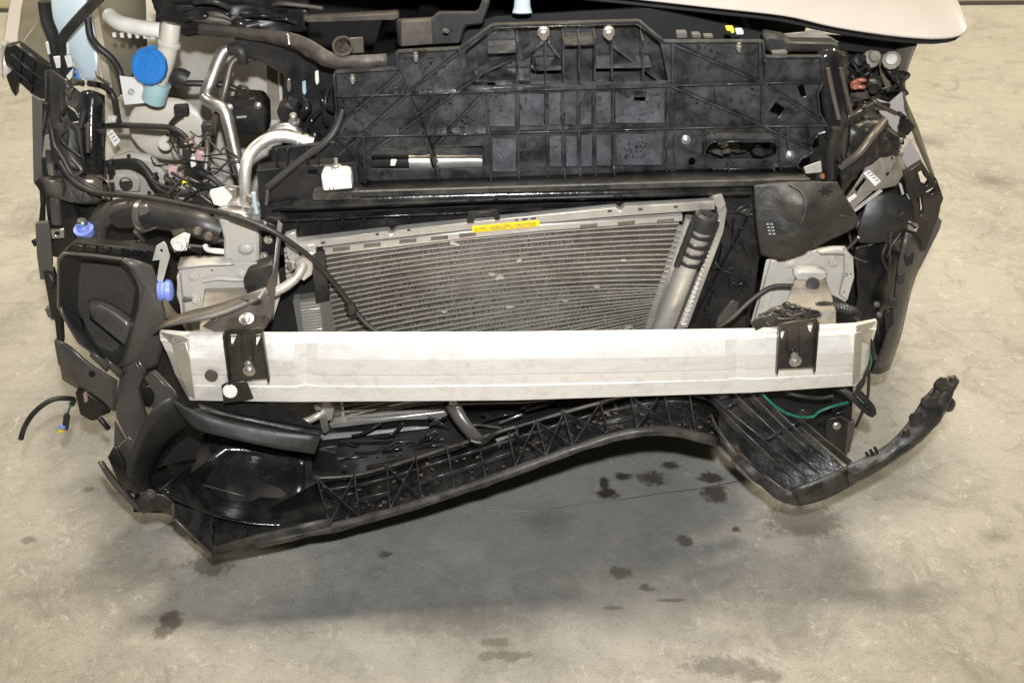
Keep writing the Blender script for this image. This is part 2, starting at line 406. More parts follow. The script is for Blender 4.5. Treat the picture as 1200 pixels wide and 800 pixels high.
    # fluid stains, each where it dried
    stains = [(200, 727, .030, .026, .75), (192, 738, .02, .02, .6), (246, 662, .05, .03, .6), (708, 566, .012, .022, .9), (712, 578, .030, .018, .95), (730, 558, .022, .014, .9),
              (766, 560, .034, .024, .8), (785, 545, .022, .014, .85), (833, 560, .030, .022, .85), (838, 578, .034, .030, .8), (846, 780, .085, .026, .5),
              (890, 790, .05, .02, .5), (580, 752, .035, .012, .5), (596, 768, .045, .012, .5), (570, 768, .02, .012, .45), (803, 633, .020, .016, .7), (862, 620, .011, .009, .8),
              (728, 670, .028, .018, .6), (33, 633, .018, .012, .5), (104, 573, .016, .010, .45), (450, 649, .017, .011, .7), (940, 610, .10, .05, .55),
              (760, 690, .022, .006, .5), (755, 688, .012, .01, .6), (787, 703, .03, .005, .55), (720, 712, .02, .006, .45), (1165, 628, .028, .02, .4), (640, 610, .05, .04, .35),
              (1080, 165, .09, .035, .25), (1168, 212, .07, .05, .3), (30, 265, .08, .05, .25), (95, 700, .1, .06, .18), (530, 725, .14, .05, .3), (1050, 700, .12, .08, .22), (900, 735, .13, .06, .22)]
    nz = nd(nt, 'ShaderNodeTexNoise', i_Scale=40.0, i_Detail=9.0, i_Roughness=0.75); L(co, nz.inputs['Vector'])
    wet = None
    for (px, py, rx, ry, s) in stains:
        p = PZ(px, py, 0)
        a = nd(nt, 'ShaderNodeVectorMath', operation='SUBTRACT'); L(co, a.inputs[0]); a.inputs[1].default_value = (p.x, p.y, 0)
        q = nd(nt, 'ShaderNodeVectorMath', operation='MULTIPLY'); L(a.outputs[0], q.inputs[0]); q.inputs[1].default_value = (1 / rx, 1 / ry, 0)
        z = nd(nt, 'ShaderNodeVectorMath', operation='LENGTH'); L(q.outputs[0], z.inputs[0])
        k = nd(nt, 'ShaderNodeMath', operation='MULTIPLY_ADD', n_1=2.6, n_2=-1.3); L(nz.outputs[0], k.inputs[0])
        t = nd(nt, 'ShaderNodeMath', operation='ADD'); L(z.outputs['Value'], t.inputs[0]); L(k.outputs[0], t.inputs[1])
        e = nd(nt, 'ShaderNodeMapRange'); L(t.outputs[0], e.inputs[0])
        sft = 0.24 if s > 0.42 else 0.6
        for i_, v_ in ((1, 0.85 - sft), (2, 0.85 + sft), (3, s), (4, 0.0)): e.inputs[i_].default_value = v_
        if wet is None: wet = e.outputs[0]
        else:
            mx = nd(nt, 'ShaderNodeMath', operation='MAXIMUM'); L(wet, mx.inputs[0]); L(e.outputs[0], mx.inputs[1]); wet = mx.outputs[0]
    c = mixc(nt, wet, c, (0.034, 0.027, 0.02))
    L(c, b.inputs['Base Color'])
    rr = nd(nt, 'ShaderNodeMath', operation='MULTIPLY_ADD', n_1=-0.25, n_2=0.62); L(wet, rr.inputs[0])
    L(rr.outputs[0], b.inputs['Roughness']); b.inputs['Specular IOR Level'].default_value = 0.35
    bp = nd(nt, 'ShaderNodeBump', i_Strength=0.5, i_Distance=0.004); L(noise(nt, co, 70, 10, 0.75), bp.inputs['Height']); L(bp.outputs[0], b.inputs['Normal'])
    return m
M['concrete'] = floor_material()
S = 14.0
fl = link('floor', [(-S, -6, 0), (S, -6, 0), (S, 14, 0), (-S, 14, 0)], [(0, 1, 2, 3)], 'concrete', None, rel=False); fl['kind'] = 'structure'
# far wall, its foot just at the top edge of the picture
a = PZ(0, 14, 0); b_ = PZ(1200, 5, 0); d = (b_ - a).normalized(); n = Vector((-d.y, d.x, 0))
a = a - d * 6; b_ = b_ + d * 6
wl = link('wall', [a, b_, b_ + n * .2, a + n * .2] + [v + Vector((0, 0, 3.4)) for v in (a, b_, b_ + n * .2, a + n * .2)],
          [(0, 1, 2, 3), (4, 5, 6, 7), (0, 1, 5, 4), (1, 2, 6, 5), (2, 3, 7, 6), (3, 0, 4, 7)], 'wall_paint', None, rel=False); wl['kind'] = 'structure'
q = -n * .012
sk = link('skirting', [a + q, b_ + q, b_ + q * .1, a + q * .1] + [v + Vector((0, 0, .018)) for v in (a + q, b_ + q, b_ + q * .1, a + q * .1)],
          [(0, 1, 2, 3), (4, 5, 6, 7), (0, 1, 5, 4), (1, 2, 6, 5), (2, 3, 7, 6), (3, 0, 4, 7)], 'grey_plastic', wl, rel=False)

# ================================================================== the car
car = bpy.data.objects.new('wrecked_car', None); sc.collection.objects.link(car); car.location = ORG
car['label'] = 'white crashed car with its front end stripped, bare bumper beam and condenser'
car['category'] = 'car'
U = Vector((0, 0, 1))

# --- wheels
def wheel(x, y):
    c = Vector((x, y, .33)); ax = Vector((1, 0, 0))
    prof = [(-.105, .20), (-.112, .26), (-.10, .315), (-.085, .33), (.085, .33), (.10, .315), (.112, .26), (.105, .20)]
    wh = lathe('wheel', c, ax, [(-.10, .198), (-.07, .202), (-.06, .19), (.06, .19), (.07, .202), (.10, .198)], 'steel', car, 40)
    lathe('tyre', c, ax, prof, 'tyre_rubber', wh, 48)
    return wh
wheel(-.74, 2.24); wheel(.70, 2.12)

# --- hood: crumpled skin, dark frame and liner beneath
H = [[(60, -72, 1.70), (260, -48, 1.69), (480, -26, 1.68), (640, -11, 1.67), (745, -1, 1.665), (850, 11.5, 1.66), (928, 18.5, 1.655), (960, 29, 1.65), (1005, 37, 1.65), (1060, 44.5, 1.65), (1105, 47, 1.655), (1130, 42, 1.66), (1133.5, 33, 1.67)]]
edge3 = PL(H[0])
rows = [edge3]
for k, (dy, dz) in enumerate(((.012, .006), (.06, .026), (.14, .050), (.30, .080), (.62, .13), (1.0, .16))):
    row = []
    for j, p in enumerate(edge3):
        s = Vector((0, dy, dz))
        if j == 9: s.z += .010 * (k > 1)
        if j == 10: s.z -= .010 * (k > 1)
        if j >= 11: s.z -= .012 * (k > 1)
        s.x *= 1
        row.append(p + s)
    rows.append(row)
hood = sheet('hood', rows, .0025, 'car_paint', car, sub=2)
und = [[p + Vector((0, .02, -.014)) for p in edge3]]
for dy, dz in ((.06, -.03), (.20, -.02), (.45, .02), (.95, .09)):
    und.append([p + Vector((0, dy, dz)) for p in edge3])
sheet('hood_liner', und, .006, 'void_black', hood, sub=1)

# --- outer fenders, seen edge on
sheet('fender', [[(14, -6, 1.95), (3, 48, 1.80), (4, 92, 1.70)],
                 [PL([(14, -6, 1.95)])[0] + Vector((-.015, .3, .02)), PL([(3, 48, 1.80)])[0] + Vector((-.02, .45, 0)), PL([(4, 92, 1.70)])[0] + Vector((-.02, .4, -.02))],
                 [PL([(14, -6, 1.95)])[0] + Vector((-.03, .8, .03)), PL([(3, 48, 1.80)])[0] + Vector((-.04, .9, 0)), PL([(4, 92, 1.70)])[0] + Vector((-.04, 1.0, -.02))]],
      .004, 'car_paint', car, sub=1)
sheet('fender', [[(1078, 42, 1.72), (1061, 80, 1.70), (1057, 112, 1.69), (1072, 165, 1.68), (1096, 214, 1.67)],
                 [P(1078, 42, 1.72) + Vector((.03, .3, .02)), P(1061, 80, 1.70) + Vector((.04, .3, 0)), P(1057, 112, 1.69) + Vector((.04, .3, 0)), P(1072, 165, 1.68) + Vector((.03, .12, 0)), P(1096, 214, 1.67) + Vector((.005, .02, 0))],
                 [P(1078, 42, 1.72) + Vector((.05, .8, .03)), P(1061, 80, 1.70) + Vector((.06, .8, 0)), P(1057, 112, 1.69) + Vector((.06, .7, 0)), P(1072, 165, 1.68) + Vector((.04, .2, .02)), P(1096, 214, 1.67) + Vector((.008, .04, 0))]],
      .004, 'olive_primer', car, sub=1)

# --- engine bay closures: firewall, engine, underbody (dark masses behind everything)
box('firewall', Vector((-.03, 2.42, .62)), Vector((.76, 0, 0)), Vector((0, .02, 0)), Vector((0, 0, .46)), 'void_black', car)
eng = box('engine', Vector((.12, 2.08, .55)), Vector((.42, 0, 0)), Vector((0, .26, 0)), Vector((0, 0, .28)), 'black_plastic', car, bevel=.03)
for i in range(5):
    tube('intake_runner', [Vector((-.18 + i * .15, 1.80, .60)), Vector((-.18 + i * .15, 1.78, .78)), Vector((-.18 + i * .15, 1.9, .86)), Vector((-.18 + i * .15, 2.1, .86))], .028, 'black_plastic', eng)
box('underbody', Vector((-.02, 2.02, .20)), Vector((.66, 0, 0)), Vector((0, .42, 0)), Vector((0, 0, .008)), 'black_plastic', car)
box('subframe', Vector((-.02, 1.62, .24)), Vector((.46, 0, 0)), Vector((0, .05, 0)), Vector((0, 0, .035)), 'black_metal', car, bevel=.01)

# belly shields: close the front end from below
gs = [[Vector((x, 1.80, .25)) for x in (-.62, -.3, 0, .3, .58)], [Vector((x, 1.60, .25)) for x in (-.66, -.3, 0, .3, .54)], [Vector((-.60, 1.40, .24)), Vector((-.3, 1.44, .24)), Vector((0, 1.47, .265)), Vector((.25, 1.48, .30)), Vector((.42, 1.46, .30))]]
sheet('belly_shield', gs, .004, 'black_plastic', car, sub=1)

# ================================================================== bumper beam (bent aluminium extrusion)
def row(pts, Y, ends=.045):
    xs0, xs1 = pts[0][0], pts[-1][0]
    out = []
    for i, (x, y) in enumerate(pts):
        yy = Y + (ends if i in (0, len(pts) - 1) else 0) + .010 * abs((x - 605) / 400) ** 2
        out.append(P(x, y, yy))
    return out
ST = [187, 222, 262, 345, 358, 372, 480, 600, 720, 850, 864, 880, 955, 1003, 1028]
def lin(k):  # k: list of (x,y) knots -> y at every station
    o = []
    for x in ST:
        for (x0, y0), (x1, y1) in zip(k, k[1:]):
            if x <= x1: o.append((x, y0 + (y1 - y0) * (x - x0) / (x1 - x0))); break
        else: o.append((x, k[-1][1]))
    return o
top = lin([(187, 390), (222, 393), (330, 393), (600, 392.5), (880, 388.5), (1003, 382), (1028, 377)])
mid = lin([(187, 410), (222, 419), (330, 421), (600, 420), (880, 416), (1003, 411), (1028, 402)])
bot = lin([(187, 452), (222, 469), (330, 471), (600, 469), (880, 460), (1003, 452), (1028, 440)])
def shift(r_, dx0, dx1):  # slanted ends
    r_ = list(r_); r_[0] = (r_[0][0] + dx0, r_[0][1]); r_[-1] = (r_[-1][0] + dx1, r_[-1][1]); return r_
dent = {3: .002, 4: .016, 5: .006, 9: .003, 10: .013, 11: .004, 7: .003}
def sec(r_, Y, dx0=0, dx1=0, d=0):
    pts = row(shift(r_, dx0, dx1), Y)
    for i, k in dent.items():
        if d: pts[i] = pts[i] + Vector((0, k * d, 0))
    return pts
t0 = sec(top, 1.318)
up = [p + Vector((0, .010, 0)) for p in t0]
up0 = [p + Vector((0, .060, -.048)) for p in t0]
m8 = [(x, a + 7) for (x, a) in top]
s1 = sec(m8, 1.314, 1, -1)
s2 = sec([(x, y + 1.2) for x, y in m8], 1.308, 1, -1)
m_ = sec(mid, 1.296, 7, -6, .8)
m2 = sec([(x, y + 1.6) for x, y in mid], 1.2955, 8, -7, .8)
g1 = sec([(x, (a[1] * .62 + y * .38)) for (x, y), a in zip(bot, mid)], 1.299, 14, -9, .6)
g2 = sec([(x, (a[1] * .60 + y * .40)) for (x, y), a in zip(bot, mid)], 1.3005, 14, -9, .6)
g3 = sec([(x, (a[1] * .36 + y * .64)) for (x, y), a in zip(bot, mid)], 1.3015, 18, -11, .4)
g4 = sec([(x, (a[1] * .34 + y * .66)) for (x, y), a in zip(bot, mid)], 1.3000, 18, -11, .4)
b0 = sec(bot, 1.304, 27, -15)
bk = [p + Vector((0, .06, 0)) for p in b0]
prof = [up0, up, t0, s1, s2, m_, m2, g1, g2, g3, g4, b0, bk]
nS = len(ST); v = [p for r_ in prof for p in r_]
# outer skin, inner web and closing back wall
f = [(i * nS + j, i * nS + j + 1, (i + 1) * nS + j + 1, (i + 1) * nS + j) for i in range(len(prof) - 1) for j in range(nS - 1)]
f += [((len(prof) - 1) * nS + j, (len(prof) - 1) * nS + j + 1, j + 1, j) for j in range(nS - 1)]
beam = link('bumper_beam', v, f, 'beam_metal', car, smooth=14, bevel=.0012)
# torn left end flaps and grey end facets
plate('end_flap', [(187, 389, 1.365), (203, 392, 1.325), (222, 396, 1.315), (216, 404, 1.315), (199, 401, 1.325)], 1.33, .002, 'aluminium', beam)
plate('end_flap', [(1004, 381, 1.315), (1028, 376, 1.36), (1022, 384, 1.345), (1008, 390, 1.315)], 1.33, .002, 'aluminium', beam)
plate('end_flap', [(1003, 386, 1.312), (1013, 400, 1.318), (1019, 404, 1.33), (1024, 386, 1.35)], 1.33, .002, 'aluminium', beam)
plate('end_facet', [(201, 403, 1.318), (217, 401, 1.306), (222, 419, 1.294), (228, 467, 1.300), (221, 463, 1.306), (208, 430, 1.318)], 1.30, .0016, 'aluminium', beam)
plate('end_facet', [(1002, 390, 1.303), (1011, 388, 1.31), (1008, 446, 1.312), (1000, 451, 1.300)], 1.30, .0016, 'aluminium', beam)
# drilled hole with rim and dark inside
for (hx, hy, hr) in ((248, 439, .0095),):
    lathe('beam_hole', P(hx, hy, 1.302), (0, -1, .1), [(0, hr * 1.15), (.004, hr * 1.15), (.004, hr), (.0025, hr * .95), (.0025, .001)], 'dark_steel', beam, 20)
# brackets screwed to the beam
def tri(x, y, s): return [(x, y), (x + 7 * s, y), (x + 7 * s, y + 3), (x + 1, y + 12)]
br = plate('beam_bracket', [(263, 388), (267, 386), (305, 384), (308, 386), (316, 443), (314, 444), (273, 446.5), (270, 445)], 1.284, .003, 'black_metal', beam,
           holes=[[(270, 392), (278, 392), (272.5, 404), (271, 404)], [(300, 392), (307, 391), (301, 405), (300, 404)]], label='black steel bracket over the left part of the beam')
for (x0, y0, x1, y1) in ((281, 392, 285, 422), (291, 391, 297, 420)):
    bar('bracket_bead', P(x0, y0, 1.283), P(x1, y1, 1.280), .003, .003, 'black_metal', beam)
for (x0, y0, x1, y1) in ((263.5, 388, 270.5, 445), (308, 386, 316, 443)):
    bar('bracket_flange', P(x0, y0, 1.283), P(x1, y1, 1.283), .003, .012, 'black_metal', beam)
bolt(292, 434, 1.279, .0068, beam); bolt(291, 426, 1.279, .004, beam)
plate('beam_bracket', [(912, 380), (932, 376), (958, 374), (953, 431), (909, 433)], 1.283, .003, 'black_metal', beam,
      holes=[[(915, 386), (921, 385), (917, 397), (915.5, 397)], [(946, 379), (953, 378.5), (951, 390), (948, 388)]])
for (x0, y0, x1, y1) in ((912.5, 380, 909.5, 433), (957.5, 374, 953, 431)):
    bar('bracket_flange', P(x0, y0, 1.282), P(x1, y1, 1.282), .003, .012, 'black_metal', beam)
for (x0, y0, x1, y1) in ((925, 384, 923, 414), (938, 383, 937, 412)):
    bar('bracket_bead', P(x0, y0, 1.282), P(x1, y1, 1.280), .003, .003, 'black_metal', beam)
bolt(932, 423, 1.278, .0068, beam); bolt(931, 416, 1.278, .004, beam)
plate('beam_tab', [(259, 452), (264, 449), (286, 446), (290, 449), (297, 467), (285, 470), (262, 473)], 1.296, .003, 'black_metal', beam)
lathe('cap_screw', P(270, 457.5, 1.294), (0, -1, .35), [(0, .0125), (.004, .0125), (.006, .010)], 'white_plastic', beam, 20)

# ================================================================== condenser: tubes, fins, frame, receiver
cond = bpy.data.objects.new('condenser', None)
YC = 1.475
NT = 34
def cy_left(i): return 297 + 6.15 * i
def cy_mid(i): return 271 + 5.6 * i
def cy_right(i): return 256 + (6.0 * i if i < 13 else 78 + 3.15 * (i - 13))
def cpt(i, s):
    yl, ym, yr = cy_left(i), cy_mid(i), cy_right(i)
    xl, xr = 381 + .12 * (yl - 297), 799 - .33 * (yr - 252)
    x = xl + (xr - xl) * s
    L0 = (s - .5) * (s - 1) * 2; L1 = -4 * s * (s - 1); L2 = 2 * s * (s - .5)
    y = yl * L0 + ym * L1 + yr * L2
    wob = .35 * math.sin(i * 1.7 + s * 9) + .2 * math.sin(i * 3.1 + s * 23)
    return P(x, y + wob, YC + .05 * s * max(0, i - 12) / 21)
# backing: the radiator core behind
bkv = [cpt(0, 0), cpt(0, .5), cpt(0, 1), cpt(33, 1), cpt(33, .5), cpt(33, 0)]
core_rows = [[cpt(i, s) + Vector((0, .034, 0)) for s in (0, .25, .5, .75, 1)] for i in range(0, 34, 3)]
cond = sheet('condenser', core_rows, .012, 'fin_metal', car, sub=0, label='silver air conditioning condenser with bowed tubes and bent fins')
SEG = 22
for i in range(NT):
    path = [cpt(i, k / SEG) for k in range(SEG + 1)]
    vv, ff = [], []
    for p in path:
        for dy, dz in ((-.0005, -.0007), (-.0005, .0007), (.016, .0007), (.016, -.0007)): vv.append(p + Vector((0, dy, dz)))
    for k in range(SEG):
        for q in range(4):
            a_ = k * 4 + q; c_ = k * 4 + (q + 1) % 4; ff.append((a_, c_, c_ + 4, a_ + 4))
    ff += [(3, 2, 1, 0), tuple(SEG * 4 + q for q in range(4))]
    link('cooling_tube', vv, ff, 'tube_metal', cond)
vv, ff = [], []
NF = 400
for i in range(NT - 1):
    for k in range(NF):
        s = (k + .5 + random.uniform(-.25, .25)) / NF
        a_, c_ = cpt(i, s), cpt(i + 1, s + random.gauss(0, .0004))
        h = (c_ - a_)
        a_ = a_ + h * .02; c_ = c_ - h * .02
        bend = random.gauss(0, .0003) + (.0012 if random.random() < .05 else 0)
        z = len(vv)
        dd = Vector((random.gauss(.0004, .0005), .014, 0))
        vv += [a_ + Vector((bend, .0002, 0)), c_ + Vector((-bend, .0002, 0)), c_ + dd, a_ + dd]
        ff.append((z, z + 1, z + 2, z + 3))
        z2 = len(vv); t_ = Vector((.0005, 0, 0))
        vv += [q + t_ for q in vv[z:z + 4]]
        ff += [(z2, z2 + 3, z2 + 2, z2 + 1), (z, z2, z2 + 1, z + 1)]
link('fins', vv, ff, 'fin_metal', cond, kind='stuff')
# flattened patches of fins
for (x, y, r_) in ((586, 326, 7), (597, 360, 6), (700, 336, 5), (662, 353, 4), (576, 322, 5), (693, 388, 8), (730, 305, 4), (533, 286, 6), (520, 365, 4), (735, 384, 7), (608, 305, 4)):
    pts = [(x + r_ * random.uniform(.4, 1.2) * math.cos(a_), y + r_ * .6 * random.uniform(.3, 1) * math.sin(a_)) for a_ in [k * math.pi / 4 for k in range(8)]]
    plate('bent_fin', pts, YC - .003, .002, 'tube_metal', cond, bevel=0)
# header tanks
hl = [cpt(i, 0) for i in range(0, 34)]
vtube = lambda nm, pts, r_, m_, fl_=1: link(nm, *tube_geo(pts, r_, 10, flat=fl_), m_, cond, smooth=60)
for i in range(2, 33):
    box('tube_end', cpt(i, 1) + Vector((.004, .002, 0)), Vector((.0045, 0, 0)), Vector((0, .008, 0)), Vector((0, 0, .0016)), 'tube_metal', cond, bevel=0)
vtube('header_tank', [cpt(i, 1) + Vector((.017, .004, 0)) for i in range(0, 34, 3)], .0095, 'aluminium')
vtube('header_tank', [cpt(i, 0) + Vector((-.004, .010, 0)) for i in range(0, 34, 3)], .006, 'aluminium')
# top frame: two folded strips with a notch and stickers
plate('top_rail', [(345, 284), (455, 271), (458, 275), (464, 270), (560, 260), (640, 252), (722, 244), (727, 248), (732, 243), (838, 237), (838, 246), (735, 253), (640, 261), (545, 270), (420, 284), (347, 293)], YC - .012, .014, 'aluminium', cond, back=(0, 1, .1))
plate('top_rail_strip', [(378, 291), (545, 272), (640, 263), (800, 253), (800, 259.5), (640, 270.5), (545, 280), (380, 299.5)], YC - .006, .012, 'tube_metal', cond, back=(0, 1, .1))
for (x, y) in ((390, 291), (426, 286.5), (468, 281.5), (505, 278), (538, 274.5), (680, 264), (724, 260.5), (770, 258)):
    plate('rail_sticker', [(x, y), (x + 20, y - 2), (x + 20, y + 2), (x, y + 4)], YC - .0075, .001, 'fin_metal', cond, bevel=0)
plate('yellow_sticker', [(553, 265.5), (632, 258), (633, 265), (554, 272.8)], YC - .0135, .001, 'yellow_label', cond, bevel=0, label='yellow warning sticker on the condenser top rail')
for r_ in range(2):
    for k in range(30):
        if random.random() < .2: continue
        x = 557 + k * 2.4; y = 267.6 - k * .228 + r_ * 2.4
        w_ = random.uniform(.8, 1.9)
        plate('sticker_print', [(x, y), (x + w_, y - .1), (x + w_, y + 1.1), (x, y + 1.2)], YC - .0148, .0004, 'print_ink', cond, bevel=0)
for (x, y, w_) in ((376, 283.5, 5), (440, 273.5, 4), (477, 268.5, 4), (612, 256, 6), (604, 256.8, 3), (622, 255, 6), (712, 246.5, 5), (748, 244.5, 5), (790, 241.5, 4)):
    plate('rail_stamp', [(x, y), (x + w_, y - .4), (x + w_, y + 2.2), (x, y + 2.6)], YC - .0135, .0004, 'print_ink', cond, bevel=0)
plate('rail_clip', [(548, 250), (585, 247), (586, 258), (580, 259), (579, 253), (556, 255), (555, 262), (547, 262)], YC - .02, .008, 'black_plastic', cond)
# black side block on the left, small cooler below it
plate('side_block', [(364, 297), (380, 294), (386, 352), (370, 356)], YC - .012, .02, 'black_plastic', cond)
plate('end_bracket', [(333, 276), (346, 272), (351, 300), (343, 312), (336, 300)], YC - .015, .012, 'tube_metal', cond)
plate('end_bracket', [(351, 289), (369, 286), (371, 297), (353, 302)], YC - .016, .012, 'aluminium', cond)
for k in range(7):
    plate('cooler_rib', [(333 + k * .4, 292 + k * 6), (341 + k * .4, 291 + k * 6), (341 + k * .4, 294.5 + k * 6), (333 + k * .4, 295.5 + k * 6)], YC + .005, .01, 'tube_metal', cond, bevel=0)
oc = plate('oil_cooler', [(346, 352), (387, 347), (396, 402), (352, 404)], YC + .004, .02, 'fin_metal', car, label='small silver oil cooler beside the condenser')
for k in range(15):
    y = 354 + k * 3.4
    bar('cooler_fin', P(352 + k * .4, y + .4, YC + .003), P(375 + k * .35, y - 2.4, YC + .003), .0016, .008, 'tube_metal', oc)
plate('cooler_tank', [(374, 350), (386, 348.5), (397, 402), (384, 403)], YC + .001, .02, 'grey_plastic', oc)
plate('cooler_tank', [(343, 352), (351, 351), (360, 403), (352, 404)], YC + .001, .02, 'grey_plastic', oc)
# receiver drier on the right, with ribbed black clip
ax0, ax1 = P(826, 258, 1.452), P(770, 402, 1.452)
rd = link('receiver_drier', *tube_geo([ax0 + (ax1 - ax0) * k / 6 for k in range(7)], .0195, 20), 'aluminium', car, smooth=50)
d_ = (ax1 - ax0)
cap = lathe('drier_cap', ax0 - d_ * .05, d_, [(0, .015), (.004, .020), (.016, .0225), (.030, .0225)], 'rubber', rd, 20)
lathe('cap_recess', ax0 - d_ * .052, d_, [(-.001, .010), (.001, .0105), (.003, .009)], 'black_plastic', rd, 16)
for t in (.085, .155, .225, .295):
    lathe('clamp_ring', ax0 + d_ * t, d_, [(0, .0205), (.0, .0235), (.006, .0235), (.006, .0205)], 'rubber', rd, 20)
tube('clamp_spine', [ax0 + d_ * .0 + Vector((-.021, -.008, 0)), ax0 + d_ * .15 + Vector((-.021, -.008, 0)), ax0 + d_ * .33 + Vector((-.021, -.008, 0))], .006, 'rubber', rd)
tube('clamp_spine', [ax0 + Vector((.021, -.006, 0)), ax0 + d_ * .15 + Vector((.021, -.006, 0)), ax0 + d_ * .30 + Vector((.021, -.006, 0))], .0045, 'rubber', rd)
# radiator edge strip right of the receiver
re_ = plate('radiator_edge', [(836, 231), (846, 227), (852, 246), (848, 272), (806, 384), (792, 386), (838, 274), (842, 252)], 1.485, .02, 'aluminium', car)
for k in range(24):
    t = k / 23; x = 838 - 40 * t; y = 262 + 118 * t
    bar('edge_tooth', P(x, y, 1.484), P(x + 6.5, y - 2, 1.484), .0016, .004, 'tube_metal', re_)
plate('radiator_corner', [(832, 236), (836, 230), (846, 227), (851, 240), (845, 247)], 1.478, .012, 'tube_metal', re_)

# ================================================================== black front carrier panel with its ribs
YP = 1.54
outline = [(393, 83), (466, 78.5), (466, 59), (539, 55), (577, 28), (748, 23), (777, 47), (893, 47), (895, 65), (962, 65), (963, 95), (957, 107), (959, 130), (968, 145), (972, 152), (958, 155),
           (951, 162), (949, 170), (951, 175), (946, 180), (938, 183), (933, 191), (937, 199), (947, 210), (700, 213), (560, 217), (415, 221), (413, 190), (394, 165), (396, 120)]
slotL = rrect(435, 172, 567, 198, 3, 2)
slotR = rrect(823, 155, 911, 187, 13, 4)
pocket = [(546, 60), (579, 33), (746, 28), (774, 51), (783, 95), (572, 101), (543, 103)]
panel = plate('front_carrier', outline, YP, .004, 'wet_plastic', car,
              holes=[slotL, slotR, pocket, rot_rect(940, 107, 7, 14, -18), rot_rect(911, 129, 13, 13, 35), rot_rect(750, 113, 13, 12, 5), ellipse(811, 190, 4, 5, 10)],
              label='black wet plastic front carrier panel with crossing ribs')
# recessed pocket behind
plate('pocket_floor', [(545, 58), (579, 33), (746, 28), (775, 50), (788, 95), (540, 104)], YP + .06, .004, 'wet_plastic', panel)
for (a_, c_) in list(zip(pocket, pocket[1:] + pocket[:1]))[3:]:
    bar('pocket_wall', P(*a_, YP + .062), P(*a_, YP + .062) + (P(*c_, YP) - P(*a_, YP)), .003, .060, 'wet_plastic', panel)
DP = .012
def prib(x0, y0, x1, y1, d_=DP, Y=YP, w_=.0032): return rib(x0, y0, x1, y1, Y, d_, panel, wide=w_)
# outline flange
top_edge = [(393, 83), (466, 78.5), (466, 59), (539, 55), (577, 28), (748, 23), (777, 47), (893, 47), (895, 65), (962, 65), (963, 95), (957, 107), (959, 130), (968, 145)]
for a_, c_ in zip(top_edge, top_edge[1:]):
    rib(*a_, *c_, YP, .010, panel, wide=.0034, name='flange', material='wet_plastic')
for a_, c_ in zip([(958, 155), (951, 162), (949, 170), (951, 175), (946, 180), (938, 183), (933, 191), (937, 199)], [(951, 162), (949, 170), (951, 175), (946, 180), (938, 183), (933, 191), (937, 199), (947, 210)]):
    rib(*a_, *c_, YP, .009, panel, wide=.003, name='flange', material='wet_plastic')
rib(393, 83, 396, 120, YP, .02, panel, name='flange'); rib(396, 120, 394, 165, YP, .02, panel, name='flange')
# long horizontals
for seq in ([(394, 109.5), (495, 106.5), (545, 105), (605, 102.5), (700, 100), (785, 97)], [(785, 97), (838, 95.5), (892, 94), (963, 93)],
            [(395, 156.5), (510, 154.5), (575, 152.5), (700, 149), (785, 147)], [(785, 147), (892, 144.5), (966, 143.5)]):
    for a_, c_ in zip(seq, seq[1:]): rib(*a_, *c_, YP, .013, panel, wide=.0030, material='wet_plastic')
# uprights
for (x0, y0, x1, y1) in ((569, 104, 571, 152), (606, 103, 606, 151), (640, 101, 640, 150), (659, 101, 659, 150), (677, 100, 677, 150), (695, 100, 695, 149), (718, 99, 718, 149), (782, 97, 781, 147),
                         (574, 153, 575, 214), (607, 152, 608.5, 213), (641, 151, 642, 211), (660, 151, 661, 211), (678, 150, 679, 210), (696, 150, 697, 209), (717.5, 150, 719, 209), (780, 147, 780, 206), (790, 147, 790, 206),
                         (889, 48, 889, 94), (892, 95, 892, 144), (838, 96, 838, 118), (540, 56, 541, 104), (788, 49, 787, 96), (895, 66, 895, 93), (921, 146, 922, 172), (947, 146, 947, 166), (427, 158, 429, 212),
                         (466, 60, 467, 79), (913, 150, 913, 205)):
    prib(x0, y0, x1, y1)
for (x0, y0, x1, y1) in ((606, 35, 606, 103), (638, 34, 639, 101), (659, 33, 659, 100), (677, 33, 677, 100), (695, 32, 695, 99), (714, 32, 715, 99), (750, 34, 751, 98)):
    prib(x0, y0, x1, y1, .050, YP + .056)
for (x0, y0, x1, y1) in ((571, 49, 604, 48), (556, 83, 620, 81), (627, 69, 656, 68), (658, 40, 694, 39), (695, 66, 760, 65.5), (622, 66, 627, 69)):
    prib(x0, y0, x1, y1, .045, YP + .056)
# diagonals
for (x0, y0, x1, y1) in ((537, 60, 481, 104), (467, 86, 400, 141), (478, 108, 426, 154), (566, 84, 468, 152), (567, 107, 524, 152), (468, 82, 500, 156), (458, 159, 430, 178), (520, 158, 508, 170),
                         (417, 162, 394, 182), (789, 50, 889, 93), (784, 98, 892, 144), (893, 145, 951, 173), (895, 96, 964, 141), (836, 120, 889, 142)):
    prib(x0, y0, x1, y1, .0105, w_=.0036)
rib(500, 156, 514, 195, YP, .022, panel, wide=.006); rib(514, 195, 516, 213, YP, .022, panel, wide=.004)
for (x0, y0, x1, y1) in ((560, 80, 604, 60), (715, 45, 780, 93), (612, 60, 636, 42), (642, 42, 656, 60)):
    prib(x0, y0, x1, y1, .03, YP + .056, .004)
